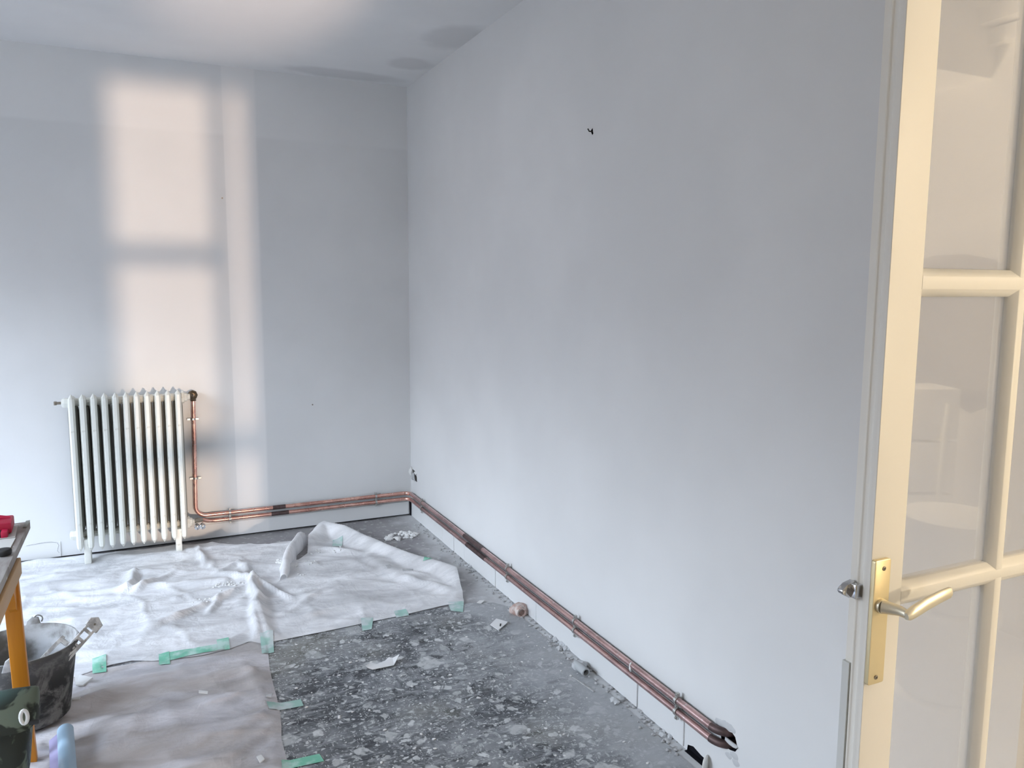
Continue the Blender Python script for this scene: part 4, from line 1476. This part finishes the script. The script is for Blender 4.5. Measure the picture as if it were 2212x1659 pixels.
heap('wall_base_crumbs', 'grey and white crumbs along the foot of the right wall', sp_, m_crumb, 4)
sp_ = [(onZ(x, y), n, s_, .006, .016) for x, y, n, s_ in ((1025, 1222, 8, .05), (1215, 1390, 8, .05), (1222, 1402, 6, .04), (1200, 1378, 6, .05), (1445, 1590, 5, .05), (1350, 1520, 6, .05))]
heap('wall_base_rubble', 'larger mortar lumps at the foot of the right wall', sp_, m_plaster_grey, 5)
rnd = random.Random(12)
b = MB()
for k in range(150):
    x, y = rnd.uniform(.45, 1.58), rnd.uniform(1.95, 3.45)
    r_ = rnd.uniform(.002, .006)
    b.lump((x, y, .004 + r_ * .3), r_, k, 1, (1.4, 1.0, .45))
tag(b.build('vinyl_crumbs', m_plaster), 'tiny white flakes strewn over the dark vinyl', 'rubble', None, 'stuff')

# ------------------------------------------------------------------ the hall behind the camera (seen mirrored in the door glass)
for nm, c_, lab in (('hall_fill_lamp', WL3, 'added lamp brightening the mirrored right wall of the hall, outside the picture'), ('work_light', WL1, 'small round work light on a stand in the hall, outside the picture'), ('ceiling_patch_stand', WL2, 'added lamp for the ceiling patch on a stand in the hall, outside the picture')):
    wl = empty(nm, (c_.x, c_.y, 0), lab, 'lamp')
    sgn = -1 if nm == 'work_light' else -1
    MB().lathe((c_.x, c_.y, 0), [(.001, 0), (.12, 0), (.12, .02), (.02, .03), (.014, .05), (.014, c_.z - .16), (.03, c_.z - .15), (.03, c_.z - .13), (.001, c_.z - .125)], 20).build('stand', m_black, wl, smooth=True)
q0 = mirrored(1968, 1100, dist=2.3)
names_ = ('lowest', 'second', 'third', 'topmost')
for k in range(4):
    R_ = Matrix.Rotation(.35 + .06 * (k % 2), 3, 'Z')
    b = MB().box((q0.x - .13, q0.y - .10, .30 + k * .225), (q0.x + .13, q0.y + .10, .30 + k * .225 + .215), R_)
    tag(b.build('cellular_block', m_concrete, bevel=.008), 'white cellular concrete block, %s of the stack in the hall, mirrored in the door glass' % names_[k], 'block', 'blocks stacked in the hall')
b = MB().box((q0.x - .20, q0.y - .15, 0), (q0.x + .20, q0.y + .15, .299), Matrix.Rotation(.38, 3, 'Z'))
tag(b.build('pale_crate', m_concrete, bevel=.008), 'pale crate carrying the white blocks in the hall', 'crate')
for k in range(3):
    p = mirrored(2030, 1560, dist=1.35)
    b = MB().lathe((p.x, p.y, k * .296), [(.001, .005), (.13, .005), (.15, .26), (.156, .262), (.156, .290), (.148, .293), (.001, .293)], 36)
    tag(b.build('paint_bucket', m_whitep, smooth=True, sharp=40), 'white paint bucket, %s of the hall stack of three mirrored in the glass' % ('lowest', 'middle', 'topmost')[k], 'bucket', 'paint buckets stacked in the hall')

# grey cloth hung up in the hall and a white step ladder leaning beside it
m_cloth = mat('grey_cloth', (.26, .25, .25), .95, spec=.05)
cl_ = [mirrored(x, y, X=3.30) for x, y in ((1955, 590), (1990, 562), (2030, 551), (2090, 549), (2150, 560), (2200, 592), (2210, 800), (2165, 915), (2135, 880), (2100, 893), (2050, 862), (2010, 825), (1970, 838))]
b = MB().plate(cl_, (-.010, 0, 0), (.010, 0, 0))
tag(b.build('hanging_cloth', m_cloth, bevel=.003), 'grey cloth hanging in the hall, mirrored in the door glass', 'cloth')
la = [mirrored(2031, 858, X=3.0), mirrored(1984, 1230, X=3.0), mirrored(2053, 872, X=3.0), mirrored(2012, 1240, X=3.0)]
ld = empty('step_ladder', (la[1].x, la[1].y, 0), 'narrow white ladder leaning in the hall, mirrored in the door glass', 'ladder')
for a_, b2 in ((la[0], la[1]), (la[2], la[3])):
    dd = (b2 - a_).normalized()
    foot_ = a_ + dd * (a_.z / -dd.z)
    MB().tube([a_, foot_], .012, 8).build('rail', m_whitep, ld)
for f_ in (.22, .50, .78):
    pa, pb = la[0] * (1 - f_) + la[1] * f_, la[2] * (1 - f_) + la[3] * f_
    MB().tube([pa, pb], .009, 8).build('rung', m_whitep, ld)
